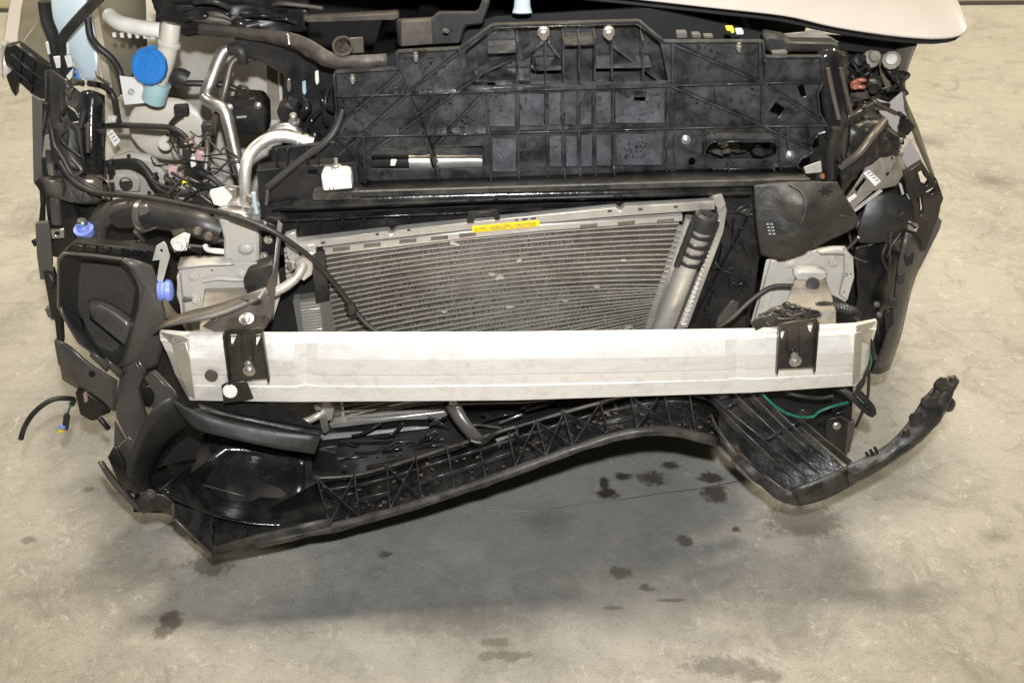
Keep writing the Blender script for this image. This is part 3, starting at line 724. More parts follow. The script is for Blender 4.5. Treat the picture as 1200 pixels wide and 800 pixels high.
# moulded cell floors, leaning back a little, flash sheen of the water film put into their colour
cells_ = [(573, 107, 604, 149), (609, 106, 638, 148), (643, 105, 657, 147), (662, 105, 675, 147), (680, 104, 693, 147), (698, 104, 716, 146), (721, 103, 779, 145),
          (577, 158, 605, 202), (644, 155, 658, 196), (663, 155, 676, 196), (681, 154, 694, 196), (699, 154, 716, 195), (722, 153, 777, 194),
          (793, 62, 886, 92), (472, 68, 500, 100), (900, 70, 958, 90), (800, 100, 830, 142), (850, 100, 886, 118), (900, 100, 930, 140), (500, 66, 535, 90), (505, 112, 560, 120), (402, 118, 440, 150)]
for (x0, y0, x1, y1) in cells_[:13]:
    if (x0, y0) == (721, 103): hs = [rot_rect(750, 113, 13, 12, 5)]
    else: hs = []
    plate('cell_floor', [(x0, y0, YP + .001), (x1, y0, YP + .001), (x1, y1, YP - .009), (x0, y1, YP - .009)], YP, .003, 'sheen_plastic', panel, holes=hs)
# slot frames
for a_, c_ in zip(slotL, slotL[1:] + slotL[:1]): rib(*a_, *c_, YP + .028, .028, panel, wide=.003, name='slot_frame')
for a_, c_ in zip(slotR, slotR[1:] + slotR[:1]): rib(*a_, *c_, YP + .028, .034, panel, wide=.003, name='slot_frame')
plate('pad', rrect(608, 150, 640, 178, 2, 2), YP - .003, .003, 'wet_plastic', panel)
for (x, y, r_) in ((804, 164, .014), (625, 165, .012)):
    lathe('boss', P(x, y, YP), (0, -1, .2), [(0, r_), (.005, r_), (.005, r_ * .75), (.003, r_ * .7), (.003, r_ * .3)], 'wet_plastic', panel, 20)
bolt(804, 164, YP - .004, .005, panel); bolt(926, 182, YP - .003, .005, panel)
lathe('boss', P(926, 182, YP), (0, -1, .2), [(0, .010), (.003, .010), (.003, .007)], 'wet_plastic', panel, 16)
for (x, y) in ((637, 37), (713, 37)):
    lathe('bolt', P(x, y, YP + .02), (0, -1, -.05), [(0, .010), (.006, .010), (.007, .0075), (.014, .0075), (.015, .005), (.024, .005)], 'steel', panel, 12)
for (x, y) in ((413, 88), (487, 62), (866, 51)):
    tube('stud', [P(x, y, YP - .02), P(x + .4, y + 10, YP - .02)], .0032, 'steel', panel, sides=8)
    lathe('stud_collar', P(x, y + 3, YP - .02), (0, 0, -1), [(0, .0045), (.006, .0045)], 'steel', panel, 10)
# bottom shelf with curled lip
shelf_back = [(415, 213), (560, 209), (700, 204), (800, 199), (937, 197)]
shelf_front = [(412, 225), (560, 220.5), (700, 216.5), (800, 213.5), (948, 210)]
bz = [P(x, y, YP - .002) for x, y in shelf_back]; fz = [P(x, y, YP - .062) for x, y in shelf_front]
sh = sheet('shelf', [bz, [(a_ + c_) / 2 + Vector((0, 0, -.002)) for a_, c_ in zip(bz, fz)], fz, [p + Vector((0, -.004, -.008)) for p in fz]], .003, 'grime_plastic', panel, sub=0)
rv = spline([p + Vector((0, -.002, .001)) for p in fz], 5)
link('shelf_lip', *tube_geo(rv, .0028, 8), 'grime_plastic', panel, smooth=60)
for x in (515, 575, 608, 642, 661, 679, 697, 719, 786, 852, 905):
    t = (x - 415) / 530
    y0 = 211 - 14 * t
    rib(x, y0 - 10, x + 1, y0 + 4, YP - .002, .016, panel, name='gusset')
# black cross bars under the shelf
sheet('cross_bar', [[(318, 236, 1.50), (380, 229, 1.49), (560, 224, 1.49), (880, 219, 1.49)], [(318, 243, 1.49), (400, 240, 1.48), (560, 231, 1.48), (880, 224, 1.48)], [(318, 247, 1.50), (400, 244, 1.49), (560, 235, 1.49), (880, 228, 1.49)]], .006, 'gloss_plastic', car, sub=1)
cb = plate('radiator_shroud', [(306, 240), (560, 228), (890, 218), (892, 300), (840, 395), (800, 400), (880, 250), (735, 256), (560, 273), (330, 300), (312, 268)], 1.52, .02, 'black_plastic', car)
for k in range(16):
    x = 350 + k * 26
    rib(x, 256 - k * 1.3, x, 268 - k * 1.9, 1.518, .012, cb, 'black_plastic')
rib(320, 254, 560, 243, 1.515, .016, cb, 'gloss_plastic', .004); rib(560, 243, 840, 233, 1.515, .016, cb, 'gloss_plastic', .004)
# things seen through the slots
tube('charge_pipe', [P(480, 188, 1.61), P(520, 187, 1.61), P(585, 185.5, 1.61)], .017, 'aluminium', car, sides=16)
tube('charge_hose', [P(420, 186, 1.64), P(455, 185, 1.63), P(490, 187, 1.62)], .018, 'rubber', car, sides=14)
plate('clip', [(458, 187.5), (465, 187.5), (463, 195), (457, 195)], 1.585, .004, 'white_plastic', car)
for k in range(9):
    x, y = 834 + k * 9 + random.uniform(-2, 2), 173 + random.uniform(-6, 6)
    plate('hose_fitting', [(x - random.uniform(4, 8), y - random.uniform(2, 7)), (x + random.uniform(3, 8), y - random.uniform(2, 8)), (x + random.uniform(3, 8), y + random.uniform(3, 9)), (x - random.uniform(3, 8), y + random.uniform(3, 9))], 1.63 + random.uniform(0, .04), .02, random.choice(['black_plastic', 'rubber', 'matt_plastic', 'dark_steel']), car, bevel=.003)
lathe('sensor', P(848, 167, 1.62), (-.3, -1, .5), [(0, .010), (.014, .010), (.018, .006)], 'steel', car, 14)
# beads of water standing on the panel
vv, ff = [], []
def drop(p, r_):
    base = len(vv)
    for (h, q) in ((0, 1.0), (.5, .8), (.8, .4)):
        for k in range(6):
            a_ = k * math.pi / 3
            vv.append(p + Vector((q * r_ * math.cos(a_), -h * r_, q * r_ * math.sin(a_) * 1.15)))
    vv.append(p + Vector((0, -.9 * r_, 0)))
    for i in range(2):
        for k in range(6):
            ff.append((base + i * 6 + k, base + i * 6 + (k + 1) % 6, base + (i + 1) * 6 + (k + 1) % 6, base + (i + 1) * 6 + k))
    for k in range(6): ff.append((base + 12 + k, base + 12 + (k + 1) % 6, base + 18))
cl = [(415, 130), (430, 150), (520, 125), (540, 140), (588, 120), (620, 115), (650, 125), (690, 125), (740, 130), (765, 120), (800, 115), (820, 130), (740, 175), (735, 168), (760, 175), (830, 60), (600, 180), (650, 170), (870, 110), (930, 125), (500, 75), (520, 90)]
for k in range(1100):
    c_ = random.choice(cl); x, y = random.gauss(c_[0], 15), random.gauss(c_[1], 10)
    if not inside((x, y), outline) or any(inside((x, y), h) for h in (slotL, slotR, pocket)) : continue
    drop(P(x, y, YP - (.009 * max(0, min(1, ((y - 104) % 48) / 42)) if 573 < x < 778 else 0)), random.choice([.0006, .0008, .001, .001, .0013, .0017, .002]))
link('water_drops', vv, ff, 'water', panel, smooth=180, kind='stuff')

# ================================================================== left side of the engine bay
# --- pale inner apron
ap = sheet('inner_apron', [[(95, -12, 2.35), (215, -12, 2.3), (300, -12, 2.3), (350, -12, 2.25)],
                      [(105, 60, 2.2), (215, 50, 2.15), (300, 60, 2.15), (338, 60, 2.1)],
                      [(118, 150, 1.95), (220, 150, 1.97), (300, 150, 2.0), (338, 160, 2.0)],
                      [(116, 188, 1.80), (200, 205, 1.86), (280, 215, 1.92), (330, 220, 1.95)],
                      [(118, 235, 1.73), (200, 238, 1.75), (270, 250, 1.8), (320, 260, 1.85)],
                      [(120, 262, 1.74), (200, 270, 1.76), (270, 290, 1.8), (320, 300, 1.85)]], .003, 'primer', car, sub=2, label='pale grey painted inner apron of the engine bay')
plate('apron_bulge', [(124, 190), (150, 180), (178, 186), (196, 210), (198, 228), (165, 232), (128, 226)], 1.735, .02, 'primer', ap, bevel=.006)
plate('rail_pad', [(132, 206), (158, 204), (164, 212), (164, 226), (134, 224)], 1.722, .008, 'primer', ap, bevel=.003)
lathe('grommet', P(148, 215.5, 1.72), (0, -1, .4), [(0, .013), (.003, .013), (.003, .011), (-.004, .010), (-.004, .001)], 'rubber', ap, 20)
for (x, y, r_) in ((151, 183, .004), (175, 226, .004), (181, 192, .003), (184, 203, .002)):
    lathe('apron_hole', P(x, y, 1.733), (0, -1, .4), [(0, r_), (.0012, r_), (.0012, r_ * .6)], 'void_black', ap, 10)
tube('apron_wire_hook', [P(177, 184, 1.73), P(180, 192, 1.725), P(184, 194, 1.725), P(197, 193, 1.725)], .0016, 'rubber', ap)
plate('apron_seam', [(312, 70), (331, 62), (334, 160), (314, 168)], 2.02, .01, 'primer_dirty', ap)
tube('seam_edge', [P(328, 80, 2.0), P(329, 110, 2.0), P(331, 135, 2.0)], .004, 'milky_plastic', ap)
# --- olive inner fender and beige strip
plate('fender_inner', [(15, -4, 1.97), (64, -4, 1.97), (66, 70, 1.83), (58, 84, 1.80), (20, 60, 1.80), (4, 50, 1.81)], 1.85, .004, 'olive_primer', car)
plate('fender_strip', [(107, 10, 1.95), (114, 9, 1.95), (131, 100, 1.83), (127, 124, 1.80), (122, 100, 1.83)], 1.9, .004, 'primer_dirty', car)
plate('fender_panel', [(100, -5, 2.05), (170, -5, 2.05), (172, 60, 1.95), (150, 100, 1.9), (132, 120, 1.88)], 2.0, .004, 'olive_primer', car)
# --- bluish reservoir with strap
rz = loft('reservoir', [PL(ellipse(80, -8, 25, 10, 16), 1.88), PL(ellipse(83, 22, 25, 10, 16), 1.85), PL(ellipse(94, 52, 22, 9, 16), 1.83), PL(ellipse(103, 76, 14, 7, 16), 1.81), PL(ellipse(106, 97, 5, 3, 16), 1.80)],
          'bluish_plastic', car, cap0=True, sub=1, smooth=180, label='bluish white translucent coolant reservoir')
loft('reservoir_foot', [PL(ellipse(84, 84, 8, 6, 12), 1.83), PL(ellipse(88, 96, 9, 5, 12), 1.82)], 'blue_plastic', rz, cap0=True)
tube('strap', [(118, -4, 1.78), (100, 14, 1.78), (82, 34, 1.78), (74, 46, 1.78), (74, 70, 1.79), (82, 92, 1.79), (98, 98, 1.79)], .011, 'rubber', rz, flat=.5)
tube('strap', [(52, 2, 1.80), (55, 24, 1.80), (63, 46, 1.80), (66, 72, 1.80), (72, 92, 1.80)], .012, 'rubber', rz, flat=.6)
for q in ([(62, 67), (70, 66), (71, 80), (66, 81)], [(75, 66), (83, 65), (85, 79), (79, 80)], [(77, 90), (86, 80), (89, 85), (81, 95)], [(53, 50), (56, 49), (59, 64), (56, 65)], [(77, 50), (80, 49), (82, 64), (79, 65)]):
    plate('strap_clip', q, 1.775, .003, 'white_label', rz)
tube('overflow_hose', [(103, 20, 1.78), (106, 42, 1.77), (116, 56, 1.76), (130, 68, 1.76), (140, 84, 1.76), (146, 110, 1.75)], .0065, 'rubber', car)
tube('hose', [(104, 98, 1.77), (122, 102, 1.76), (133, 114, 1.75), (138, 138, 1.75), (140, 145, 1.75)], .006, 'rubber', car)
plate('clip', [(90, 110), (98, 104), (110, 108), (104, 118), (94, 119)], 1.76, .006, 'milky_plastic', car)
# --- washer bottle, filler neck with blue cap, paper tag
wb = loft('washer_bottle', [PL(ellipse(196, 118, 26, 8, 18), 1.80), PL(ellipse(192, 132, 44, 13, 18), 1.78), PL(ellipse(196, 156, 47, 16, 18), 1.77), PL(ellipse(200, 176, 34, 10, 18), 1.775), PL(ellipse(204, 186, 20, 4, 18), 1.79)],
          'milky_plastic', car, cap0=True, sub=1, smooth=180, label='cream translucent washer bottle under the blue cap')
lathe('bottle_dimple', P(194, 168, 1.715), (0, -1, .5), [(0, .014), (.004, .014), (.005, .012), (.003, .010), (.003, .001)], 'milky_plastic', wb, 20)
tube('filler_pipe', [(128, 18, 1.79), (140, 27, 1.77), (165, 33, 1.76), (188, 36, 1.76)], .014, 'white_plastic', wb, sides=14)
for k in range(6):
    box('pipe_rib', P(134 + k * 9, 41 + k * .4, 1.755), Vector((.003, 0, 0)), Vector((0, .003, 0)), Vector((0, 0, .004)), 'white_plastic', wb, bevel=.0005)
tube('filler_neck', [(201, 28, 1.75), (198, 52, 1.74), (192, 75, 1.735), (184, 95, 1.73), (180, 108, 1.73)], lambda t: .016 + .004 * t, 'milky_plastic', wb, sides=16)
lathe('neck_collar', P(198, 55, 1.742), P(201, 28, 1.75) - P(198, 55, 1.742), [(0, .020), (.006, .021), (.012, .018)], 'milky_plastic', wb, 18)
tube('neck_fluid', [(187, 96, 1.728), (183, 106, 1.726), (180, 117, 1.727)], .022, 'washer_fluid', wb, sides=16)
cc = P(172.5, 77, 1.70); axc = Vector((-.18, -.85, .5))
capb = lathe('filler_cap', cc, axc, [(-.030, .022), (-.016, .029), (-.014, .0325), (-.004, .034), (0, .031), (.001, .024), (-.001, .022), (-.001, .006), (.001, .004)], 'blue_plastic', wb, 14, smooth=30, label='bright blue washer filler cap')
plate('cap_tab', [(170, 56), (180, 53), (184, 57), (172, 60)], 1.705, .004, 'blue_plastic', wb)
tg = plate('paper_tag', [(140, 89, 1.735), (155, 91, 1.73), (166, 100, 1.72), (171, 108, 1.72), (192, 119, 1.725), (190, 123, 1.725), (168, 121, 1.72), (146, 123, 1.73)], 1.72, .0006, 'white_label', car, bevel=0)
for k in range(5):
    for j in range(5):
        if (k * 3 + j * 5) % 4: plate('tag_print', [(150 + k * 1.6, 104 + j * 1.6), (151.2 + k * 1.6, 104 + j * 1.6), (151.2 + k * 1.6, 105.2 + j * 1.6), (150 + k * 1.6, 105.2 + j * 1.6)], 1.722, .0003, 'grey_print', tg, bevel=0)
tube('pump', [(204, 92, 1.74), (211, 90, 1.735), (219, 94, 1.735)], .016, 'rubber', car, sides=14)
tube('pump_hose', [(216, 98, 1.74), (232, 98, 1.75), (262, 100, 1.76), (284, 108, 1.76)], .006, 'rubber', car)
plate('sensor_plug', [(203, 125), (219, 124), (221, 134), (204, 135)], 1.715, .012, 'rubber', car)
tube('sensor_lead', [(214, 133, 1.70), (206, 138, 1.70), (199, 147, 1.70), (200, 152, 1.70)], .0035, 'rubber', car)
# --- tie bar across the top, left
tbar = sheet('tie_bar', [[(232, 28, 1.74), (300, 34, 1.70), (350, 38, 1.66), (378, 55, 1.62), (396, 68, 1.61), (453, 63, 1.61)],
                         [(232, 34, 1.73), (300, 42, 1.69), (348, 50, 1.65), (372, 66, 1.61), (393, 80, 1.60), (454, 76, 1.60)],
                         [(232, 40, 1.75), (300, 46, 1.71), (346, 56, 1.67), (370, 72, 1.63), (392, 84, 1.62), (455, 79, 1.62)]], .003, 'worn_steel', car, sub=3, crumple=.008, csize=.02)
lathe('tie_bar_hole', P(402, 55, 1.62), (0, -.7, .7), [(0, .018), (.004, .018), (.004, .014), (0, .013), (0, .002)], 'black_metal', tbar, 18)
plate('tie_bar_plate', [(395, 46), (425, 44), (427, 62), (400, 64)], 1.63, .004, 'dark_steel', tbar)
tube('tie_bar_wire', [(336, 40, 1.64), (338, 46, 1.635), (339, 53, 1.63)], .003, 'steel', tbar)
plate('weather_strip', [(356, 22), (466, 16), (468, 21), (462, 24), (360, 27)], 1.66, .02, 'worn_steel', car)
sheet('seal_plate', [[(176, -6, 1.82), (230, -6, 1.78), (300, -6, 1.80), (362, -6, 1.76)], [(178, 8, 1.80), (230, 10, 1.80), (300, 8, 1.77), (362, 10, 1.78)], [(182, 20, 1.80), (232, 22, 1.76), (300, 26, 1.80), (362, 22, 1.75)], [(184, 32, 1.81), (236, 40, 1.78), (300, 46, 1.77), (360, 36, 1.77)]], .006, 'black_plastic', car, sub=3, crumple=.05, csize=.05)
for k in range(12):
    x, y = random.uniform(184, 330), random.uniform(2, 30)
    tube('bay_hose', [(x, y, 1.76), (x + random.uniform(10, 26), y + random.uniform(-5, 7), 1.74), (x + random.uniform(30, 60), y + random.uniform(-4, 12), 1.75)], random.choice([.004, .006, .009]), random.choice(['rubber', 'black_plastic', 'gloss_plastic', 'worn_steel']), car, sides=8)
plate('bay_cover', [(274, 46), (340, 52), (380, 68), (396, 84), (396, 190), (330, 200), (332, 88), (300, 70), (284, 66)], 1.72, .006, 'black_plastic', car)
cvr = plate('lock_cover', [(464, 24), (508, 22), (512, 15), (560, 15), (566, 0), (575, 0), (566, 30), (546, 32), (540, 52), (466, 56)], 1.63, .012, 'grey_plastic', car, bevel=.004)
cvr.data.materials[0] = M['matt_plastic']
plate('lock_plate', [(470, 26), (505, 24), (508, 52), (470, 55)], 1.61, .012, 'worn_steel', car)
lathe('buffer', P(612, 8, 1.64), (0, -.3, -1), [(-.03, .012), (0, .014), (.010, .017), (.012, .012)], 'bluish_plastic', car, 16)
tube('lock_screw', [(521, 36.5, 1.60), (524, 36.5, 1.595)], .004, 'steel', car)
# --- refrigerant pipes
tube('refrigerant_pipe', [(290, 58, 1.74), (268, 58, 1.73), (259, 66, 1.72), (247, 96, 1.69), (241, 113, 1.68), (249, 121, 1.66), (262, 128, 1.65), (268, 145, 1.64), (277, 185, 1.62), (282, 204, 1.61)], .0115, 'steel', car, sides=16, label='bent silver refrigerant pipe')
tube('refrigerant_pipe', [(300, 68, 1.75), (280, 69, 1.74), (271, 76, 1.73), (265, 100, 1.71), (260, 118, 1.70), (252, 140, 1.70), (249, 160, 1.70)], .0065, 'dark_steel', car, sides=12)
tube('pipe_block', [(270, 58, 1.72), (282, 60, 1.71), (285, 74, 1.71)], .010, 'rubber', car)
tube('coolant_pipe', [(288, 240, 1.50), (287, 222, 1.50), (288, 196, 1.51), (295, 178, 1.53), (312, 164, 1.54), (330, 160, 1.55), (352, 164, 1.55), (367, 168, 1.55)], .0105, 'aluminium', car, sides=18, label='curved bare aluminium coolant pipe')
d_ = P(366, 168, 1.55) - P(350, 164, 1.55)
lathe('pipe_collar', P(348, 164, 1.55), d_, [(0, .0115), (.001, .0135), (.005, .0135), (.006, .0115), (.010, .0115), (.011, .0140), (.018, .0140), (.019, .012), (.022, .012)], 'aluminium', car, 20)
tube('pipe_flange', [(318, 158, 1.58), (325, 151, 1.58), (342, 150, 1.58), (350, 158, 1.58)], .009, 'steel', car)
lathe('service_valve', P(345, 145, 1.585), (0.05, -.2, 1), [(0, .010), (.006, .010), (.008, .007), (.018, .007), (.020, .005)], 'steel', car, 12)
lathe('plastic_elbow', P(329, 186, 1.57), (0, .3, 1), [(-.015, .012), (-.004, .013), (0, .010), (.014, .010)], 'white_plastic', car, 14)
# --- black box with loop
bb = plate('relay_box', [(268, 122), (280, 117), (305, 119), (312, 130), (313, 158), (273, 160)], 1.66, .05, 'black_plastic', car, bevel=.004)
plate('relay_lid', [(266, 118), (298, 115), (306, 122), (272, 126)], 1.655, .02, 'black_plastic', bb, bevel=.002)
tube('relay_loop', [(276, 112, 1.66), (280, 102, 1.66), (289, 103, 1.66), (291, 114, 1.66)], .003, 'rubber', bb)
for (x, y) in ((269, 126), (302, 124)): bolt(x, y, 1.652, .004, bb)
plate('relay_mark', [(277, 136.5), (289, 135.5), (289, 138), (277, 139)], 1.658, .0004, 'grey_print', bb, bevel=0)
plate('valve_body', [(323, 130), (335, 122), (348, 128), (350, 144), (330, 148)], 1.64, .04, 'black_plastic', car, bevel=.004)
for (x, y, m_) in ((338, 101, 'steel'), (356, 104, 'washer_fluid'), (371, 92, 'white_plastic')):
    plate('wire_sleeve', [(x - 2, y - 8), (x + 2, y - 9), (x + 3, y + 5), (x, y + 9), (x - 2, y + 3)], 1.70, .004, m_, car)
for k in range(14):
    x, y = random.uniform(330, 388), random.uniform(80, 190)
    tube('dark_wire', [(x, y, 1.69), (x + random.uniform(-10, 10), y + random.uniform(8, 20), 1.67), (x + random.uniform(-14, 14), y + random.uniform(24, 50), 1.68)], random.choice([.004, .006, .009]), random.choice(['rubber', 'black_plastic', 'gloss_plastic']), car)
# --- rubber wiper hose and rod right of the pipe
tube('wiper_hose', [(402, 128, 1.52), (394, 150, 1.51), (382, 166, 1.50), (350, 190, 1.49), (322, 213, 1.48), (314, 220, 1.48)], .006, 'rubber', car)
tube('support_rod', [(314, 220, 1.48), (312, 240, 1.48)], .003, 'dark_steel', car)
# --- carrier's left foot and the white block standing on it
ft = plate('carrier_foot', [(311, 238), (338, 234), (366, 236), (420, 226), (416, 205), (360, 205), (362, 200), (420, 198), (420, 190), (300, 200), (308, 262), (340, 258)], 1.50, .03, 'black_plastic', car)
for x in (325, 338, 361, 373, 395): rib(x, 172, x + .5, 232, 1.515, .012, ft, 'black_plastic')
plate('foot_wall', [(318, 175), (395, 166), (430, 200), (425, 236), (318, 245)], 1.53, .01, 'black_plastic', ft)
plate('foot_tray', [(366, 228), (418, 224), (424, 229), (420, 234), (366, 235)], 1.475, .03, 'grime_plastic', ft)
wbk = plate('white_block', [(376, 205), (380, 203), (408, 203), (411, 206), (413, 222), (378, 225)], 1.468, .028, 'white_plastic', car, bevel=.003, label='small white plastic block with a stud')
bolt(394, 196, 1.485, .006, car, axis=(0, -.2, 1)); tube('stud', [P(394, 196, 1.485), P(393.5, 186, 1.485)], .0035, 'steel', wbk)
for (x, h) in ((386, 4), (391, 4)): plate('block_slit', [(x - .5, 224 - h), (x + .5, 224 - h), (x + .5, 224.5), (x - .5, 224.5)], 1.4665, .001, 'print_ink', wbk, bevel=0)
plate('block_cover', [(372, 201), (418, 197), (421, 217), (416, 220), (414, 205), (374, 206)], 1.49, .02, 'black_plastic', wbk)

# ================================================================== wiring
def loom(pts, r_, Y=None, m_='rubber', nm='wiring_loom'): return tube(nm, pts, r_, m_, car, Y=Y, sides=9)
loom([(124, 148, 1.70), (145, 147, 1.68), (175, 148, 1.66), (199, 150, 1.65), (214, 158, 1.64), (223, 170, 1.63), (226, 184, 1.62)], .0055)
loom([(199, 150, 1.65), (208, 160, 1.64), (220, 168, 1.63)], .004)
loom([(124, 192, 1.67), (140, 190, 1.66), (160, 190, 1.65), (172, 200, 1.64), (180, 213, 1.63), (192, 224, 1.62), (212, 227, 1.61), (236, 225, 1.60)], .0065)
loom([(124, 194, 1.665), (150, 192, 1.655), (168, 199, 1.64), (184, 215, 1.625), (210, 224, 1.61)], .0035)
loom([(122, 150, 1.68), (120, 180, 1.67), (122, 205, 1.66), (124, 230, 1.65)], .0045, m_='bluish_plastic').data.materials[0] = M['rubber']
loom([(223, 184, 1.61), (214, 196, 1.60), (196, 205, 1.60), (197, 212, 1.595), (212, 216, 1.59)], .004)
for k in range(22):
    x, y = random.uniform(196, 262), random.uniform(150, 232)
    tube('thin_wire', [(x, y, 1.60), (x + random.uniform(-16, 18), y + random.uniform(-8, 12), 1.585), (x + random.uniform(-10, 30), y + random.uniform(-4, 22), 1.58), (x + random.uniform(0, 46), y + random.uniform(2, 30), 1.57)], random.choice([.0015, .002, .0028]), random.choice(['rubber', 'rubber', 'black_plastic', 'dark_steel']), car, sides=6)
for k in range(9):
    x, y = random.uniform(56, 118), random.uniform(80, 235)
    tube('thin_wire', [(x, y, 1.60), (x + random.uniform(-10, 14), y + random.uniform(4, 18), 1.59), (x + random.uniform(-6, 24), y + random.uniform(14, 40), 1.59)], random.choice([.002, .003]), random.choice(['rubber', 'black_plastic', 'dark_steel']), car, sides=6)
for k in range(16):
    x, y = random.uniform(60, 150), random.uniform(100, 260)
    q = [(x + random.uniform(-9, 9), y + random.uniform(-8, 8)) for _ in range(4)]
    if x < 118: plate('bracket_bit', q, 1.66 + random.uniform(-.02, .02), .004, random.choice(['black_plastic', 'matt_plastic', 'worn_steel', 'satin_plastic']), car)
for k in range(20):
    x, y = random.uniform(120, 300), random.uniform(262, 300)
    tube('thin_wire', [(x, y, 1.52), (x + random.uniform(-12, 16), y + random.uniform(-6, 8), 1.51), (x + random.uniform(4, 34), y + random.uniform(-8, 12), 1.52)], random.choice([.002, .003, .004]), random.choice(['rubber', 'black_plastic', 'worn_steel', 'matt_plastic']), car, sides=6)
# the long bonnet cable hanging across the condenser
cbl = tube('release_cable', [(70, 190, 1.60), (82, 208, 1.58), (100, 221, 1.56), (122, 227, 1.55), (180, 233, 1.50), (230, 243, 1.45), (270, 252, 1.42), (310, 266, 1.41), (343, 286, 1.41), (372, 309, 1.42), (396, 337, 1.43), (412, 358, 1.43), (428, 378, 1.42), (448, 394, 1.40)], .0048, 'rubber', car, sides=10, label='long black cable hanging down across the condenser')
tube('cable_clip', [(408, 356, 1.425), (413, 362, 1.425), (411, 366, 1.425)], .009, 'rubber', cbl)
tube('cable_sleeve', [(270, 252, 1.42), (290, 259, 1.415), (312, 267, 1.41)], .0062, 'rubber', cbl)
loom([(226, 216, 1.585), (248, 221, 1.57), (265, 231, 1.55), (285, 242, 1.53), (303, 251, 1.51), (330, 257, 1.50)], .006)
loom([(222, 200, 1.60), (240, 205, 1.57), (256, 215, 1.56), (262, 226, 1.55)], .005)
loom([(232, 190, 1.60), (240, 200, 1.59), (246, 212, 1.58)], .004, m_='dark_steel')
for q, m_ in (([(213, 213), (221, 212), (222, 218), (214, 219)], 'yellow_plastic'), ([(220, 166), (225, 165), (229, 177), (225, 178)], 'pink_plastic'), ([(227, 181), (238, 178), (241, 189), (231, 191)], 'pink_plastic'),
              ([(222, 186), (228, 184), (230, 195), (224, 198)], 'white_plastic'), ([(213, 176), (221, 173), (224, 190), (214, 194)], 'rubber'), ([(235, 147), (248, 145), (250, 160), (237, 161)], 'rubber'),
              ([(218, 197), (240, 190), (246, 210), (222, 214)], 'black_plastic'), ([(240, 185), (247, 190), (246, 196), (239, 193)], 'dark_steel'), ([(196, 201), (206, 199), (208, 207), (198, 209)], 'pink_plastic'),
              ([(124, 192), (130, 190), (133, 204), (126, 206)], 'black_plastic'), ([(126, 218), (131, 218), (132, 226), (126, 226)], 'black_plastic'), ([(174, 208), (181, 206), (185, 214), (178, 218)], 'black_plastic')):
    plate('connector', q, 1.585 if q[0][0] > 190 else 1.63, .016, m_, car, bevel=.0015)
tube('threaded_stud', [P(243, 162, 1.59), P(243, 176, 1.59), P(241, 198, 1.58)], .0045, 'steel', car)
pl_ = plate('label_tag', [(125, 156), (131, 152), (141, 165), (134, 173)], 1.70, .002, 'white_label', car)
for k in range(3): plate('label_line', [(128 + k * 2.6, 158 + k * 3.6), (132 + k * 2.6, 155 + k * 3.6), (132.8 + k * 2.6, 156 + k * 3.6), (128.8 + k * 2.6, 159.2 + k * 3.6)], 1.698, .0003, 'grey_print', pl_, bevel=0)
tube('hose_end', [(126, 148, 1.71), (130, 140, 1.71), (136, 141, 1.71)], .008, 'milky_plastic', car)

# --- fat black air hose with silver clamp
ah = tube('air_hose', [(140, 250, 1.58), (170, 250, 1.56), (205, 254, 1.54), (235, 262, 1.52), (258, 270, 1.52)], .027, 'matt_plastic', car, sides=18, label='thick black air hose behind the headlamp tray')
tube('hose_bend', [(110, 290, 1.60), (112, 268, 1.59), (124, 252, 1.58), (146, 247, 1.575), (165, 249, 1.565)], .020, 'satin_plastic', ah, sides=16)
tube('hose_bend', [(118, 285, 1.585), (121, 262, 1.575), (132, 247, 1.565), (152, 241, 1.56)], .010, 'satin_plastic', ah, sides=12)
lathe('hose_clamp', P(167, 251, 1.56), P(180, 252, 1.555) - P(165, 250, 1.565), [(0, .028), (.001, .030), (.010, .030), (.011, .028)], 'steel', ah, 24)
plate('clamp_screw', [(162, 244), (172, 240), (174, 250), (164, 254)], 1.522, .010, 'steel', ah)
corrugated('corrugated_hose', [(228, 236, 1.55), (240, 244, 1.54), (252, 256, 1.52)], .014, 'rubber', car)
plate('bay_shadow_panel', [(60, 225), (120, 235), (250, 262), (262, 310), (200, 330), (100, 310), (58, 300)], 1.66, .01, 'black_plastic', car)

# ================================================================== left rail end, mounting plate, crash can
YM = 1.46
rail = plate('rail_end', [(253, 250), (262, 244), (292, 252), (300, 262), (303, 280), (303, 312), (300, 318), (256, 318), (262, 302), (262, 280)], YM + .006, .05, 'primer', car, bevel=.004, label='pale grey chassis rail end standing left of the condenser')
loft('rail_dome', [PL(ellipse(288, 292, 10, 7, 12), YM + .004), PL(ellipse(288, 292, 7, 5, 12), YM - .003)], 'primer', rail, sub=1, smooth=180)
sheet('rail_shelf', [[(212, 302, 1.48), (235, 300, 1.48), (262, 300, 1.48), (268, 298, 1.48)], [(208, 312, 1.455), (235, 307, 1.45), (262, 307, 1.45), (272, 306, 1.455)], [(209, 316, 1.45), (235, 311, 1.445), (262, 311, 1.445), (275, 310, 1.45)]], .003, 'primer', rail, sub=1)
mp_ = plate('mount_plate', [(208, 320), (213, 312), (250, 311), (285, 308), (316, 309), (326, 318), (329, 345), (320, 375), (240, 392), (226, 396), (215, 372), (207, 346)], YM - .004, .005, 'primer', car,
            holes=[ellipse(248, 317.5, 1.6, 1.2, 8), ellipse(220, 350, 2, 2.5, 8)])
rib(211, 318, 217, 372, YM - .004, .016, mp_, 'primer', .004, 'plate_flange'); rib(217, 372, 228, 395, YM - .004, .016, mp_, 'primer', .004, 'plate_flange')
tube('weld_bead', [P(238, 329, YM - .006), P(255, 326, YM - .007), P(272, 327, YM - .007), P(288, 327, YM - .006)], .0045, 'primer', mp_)
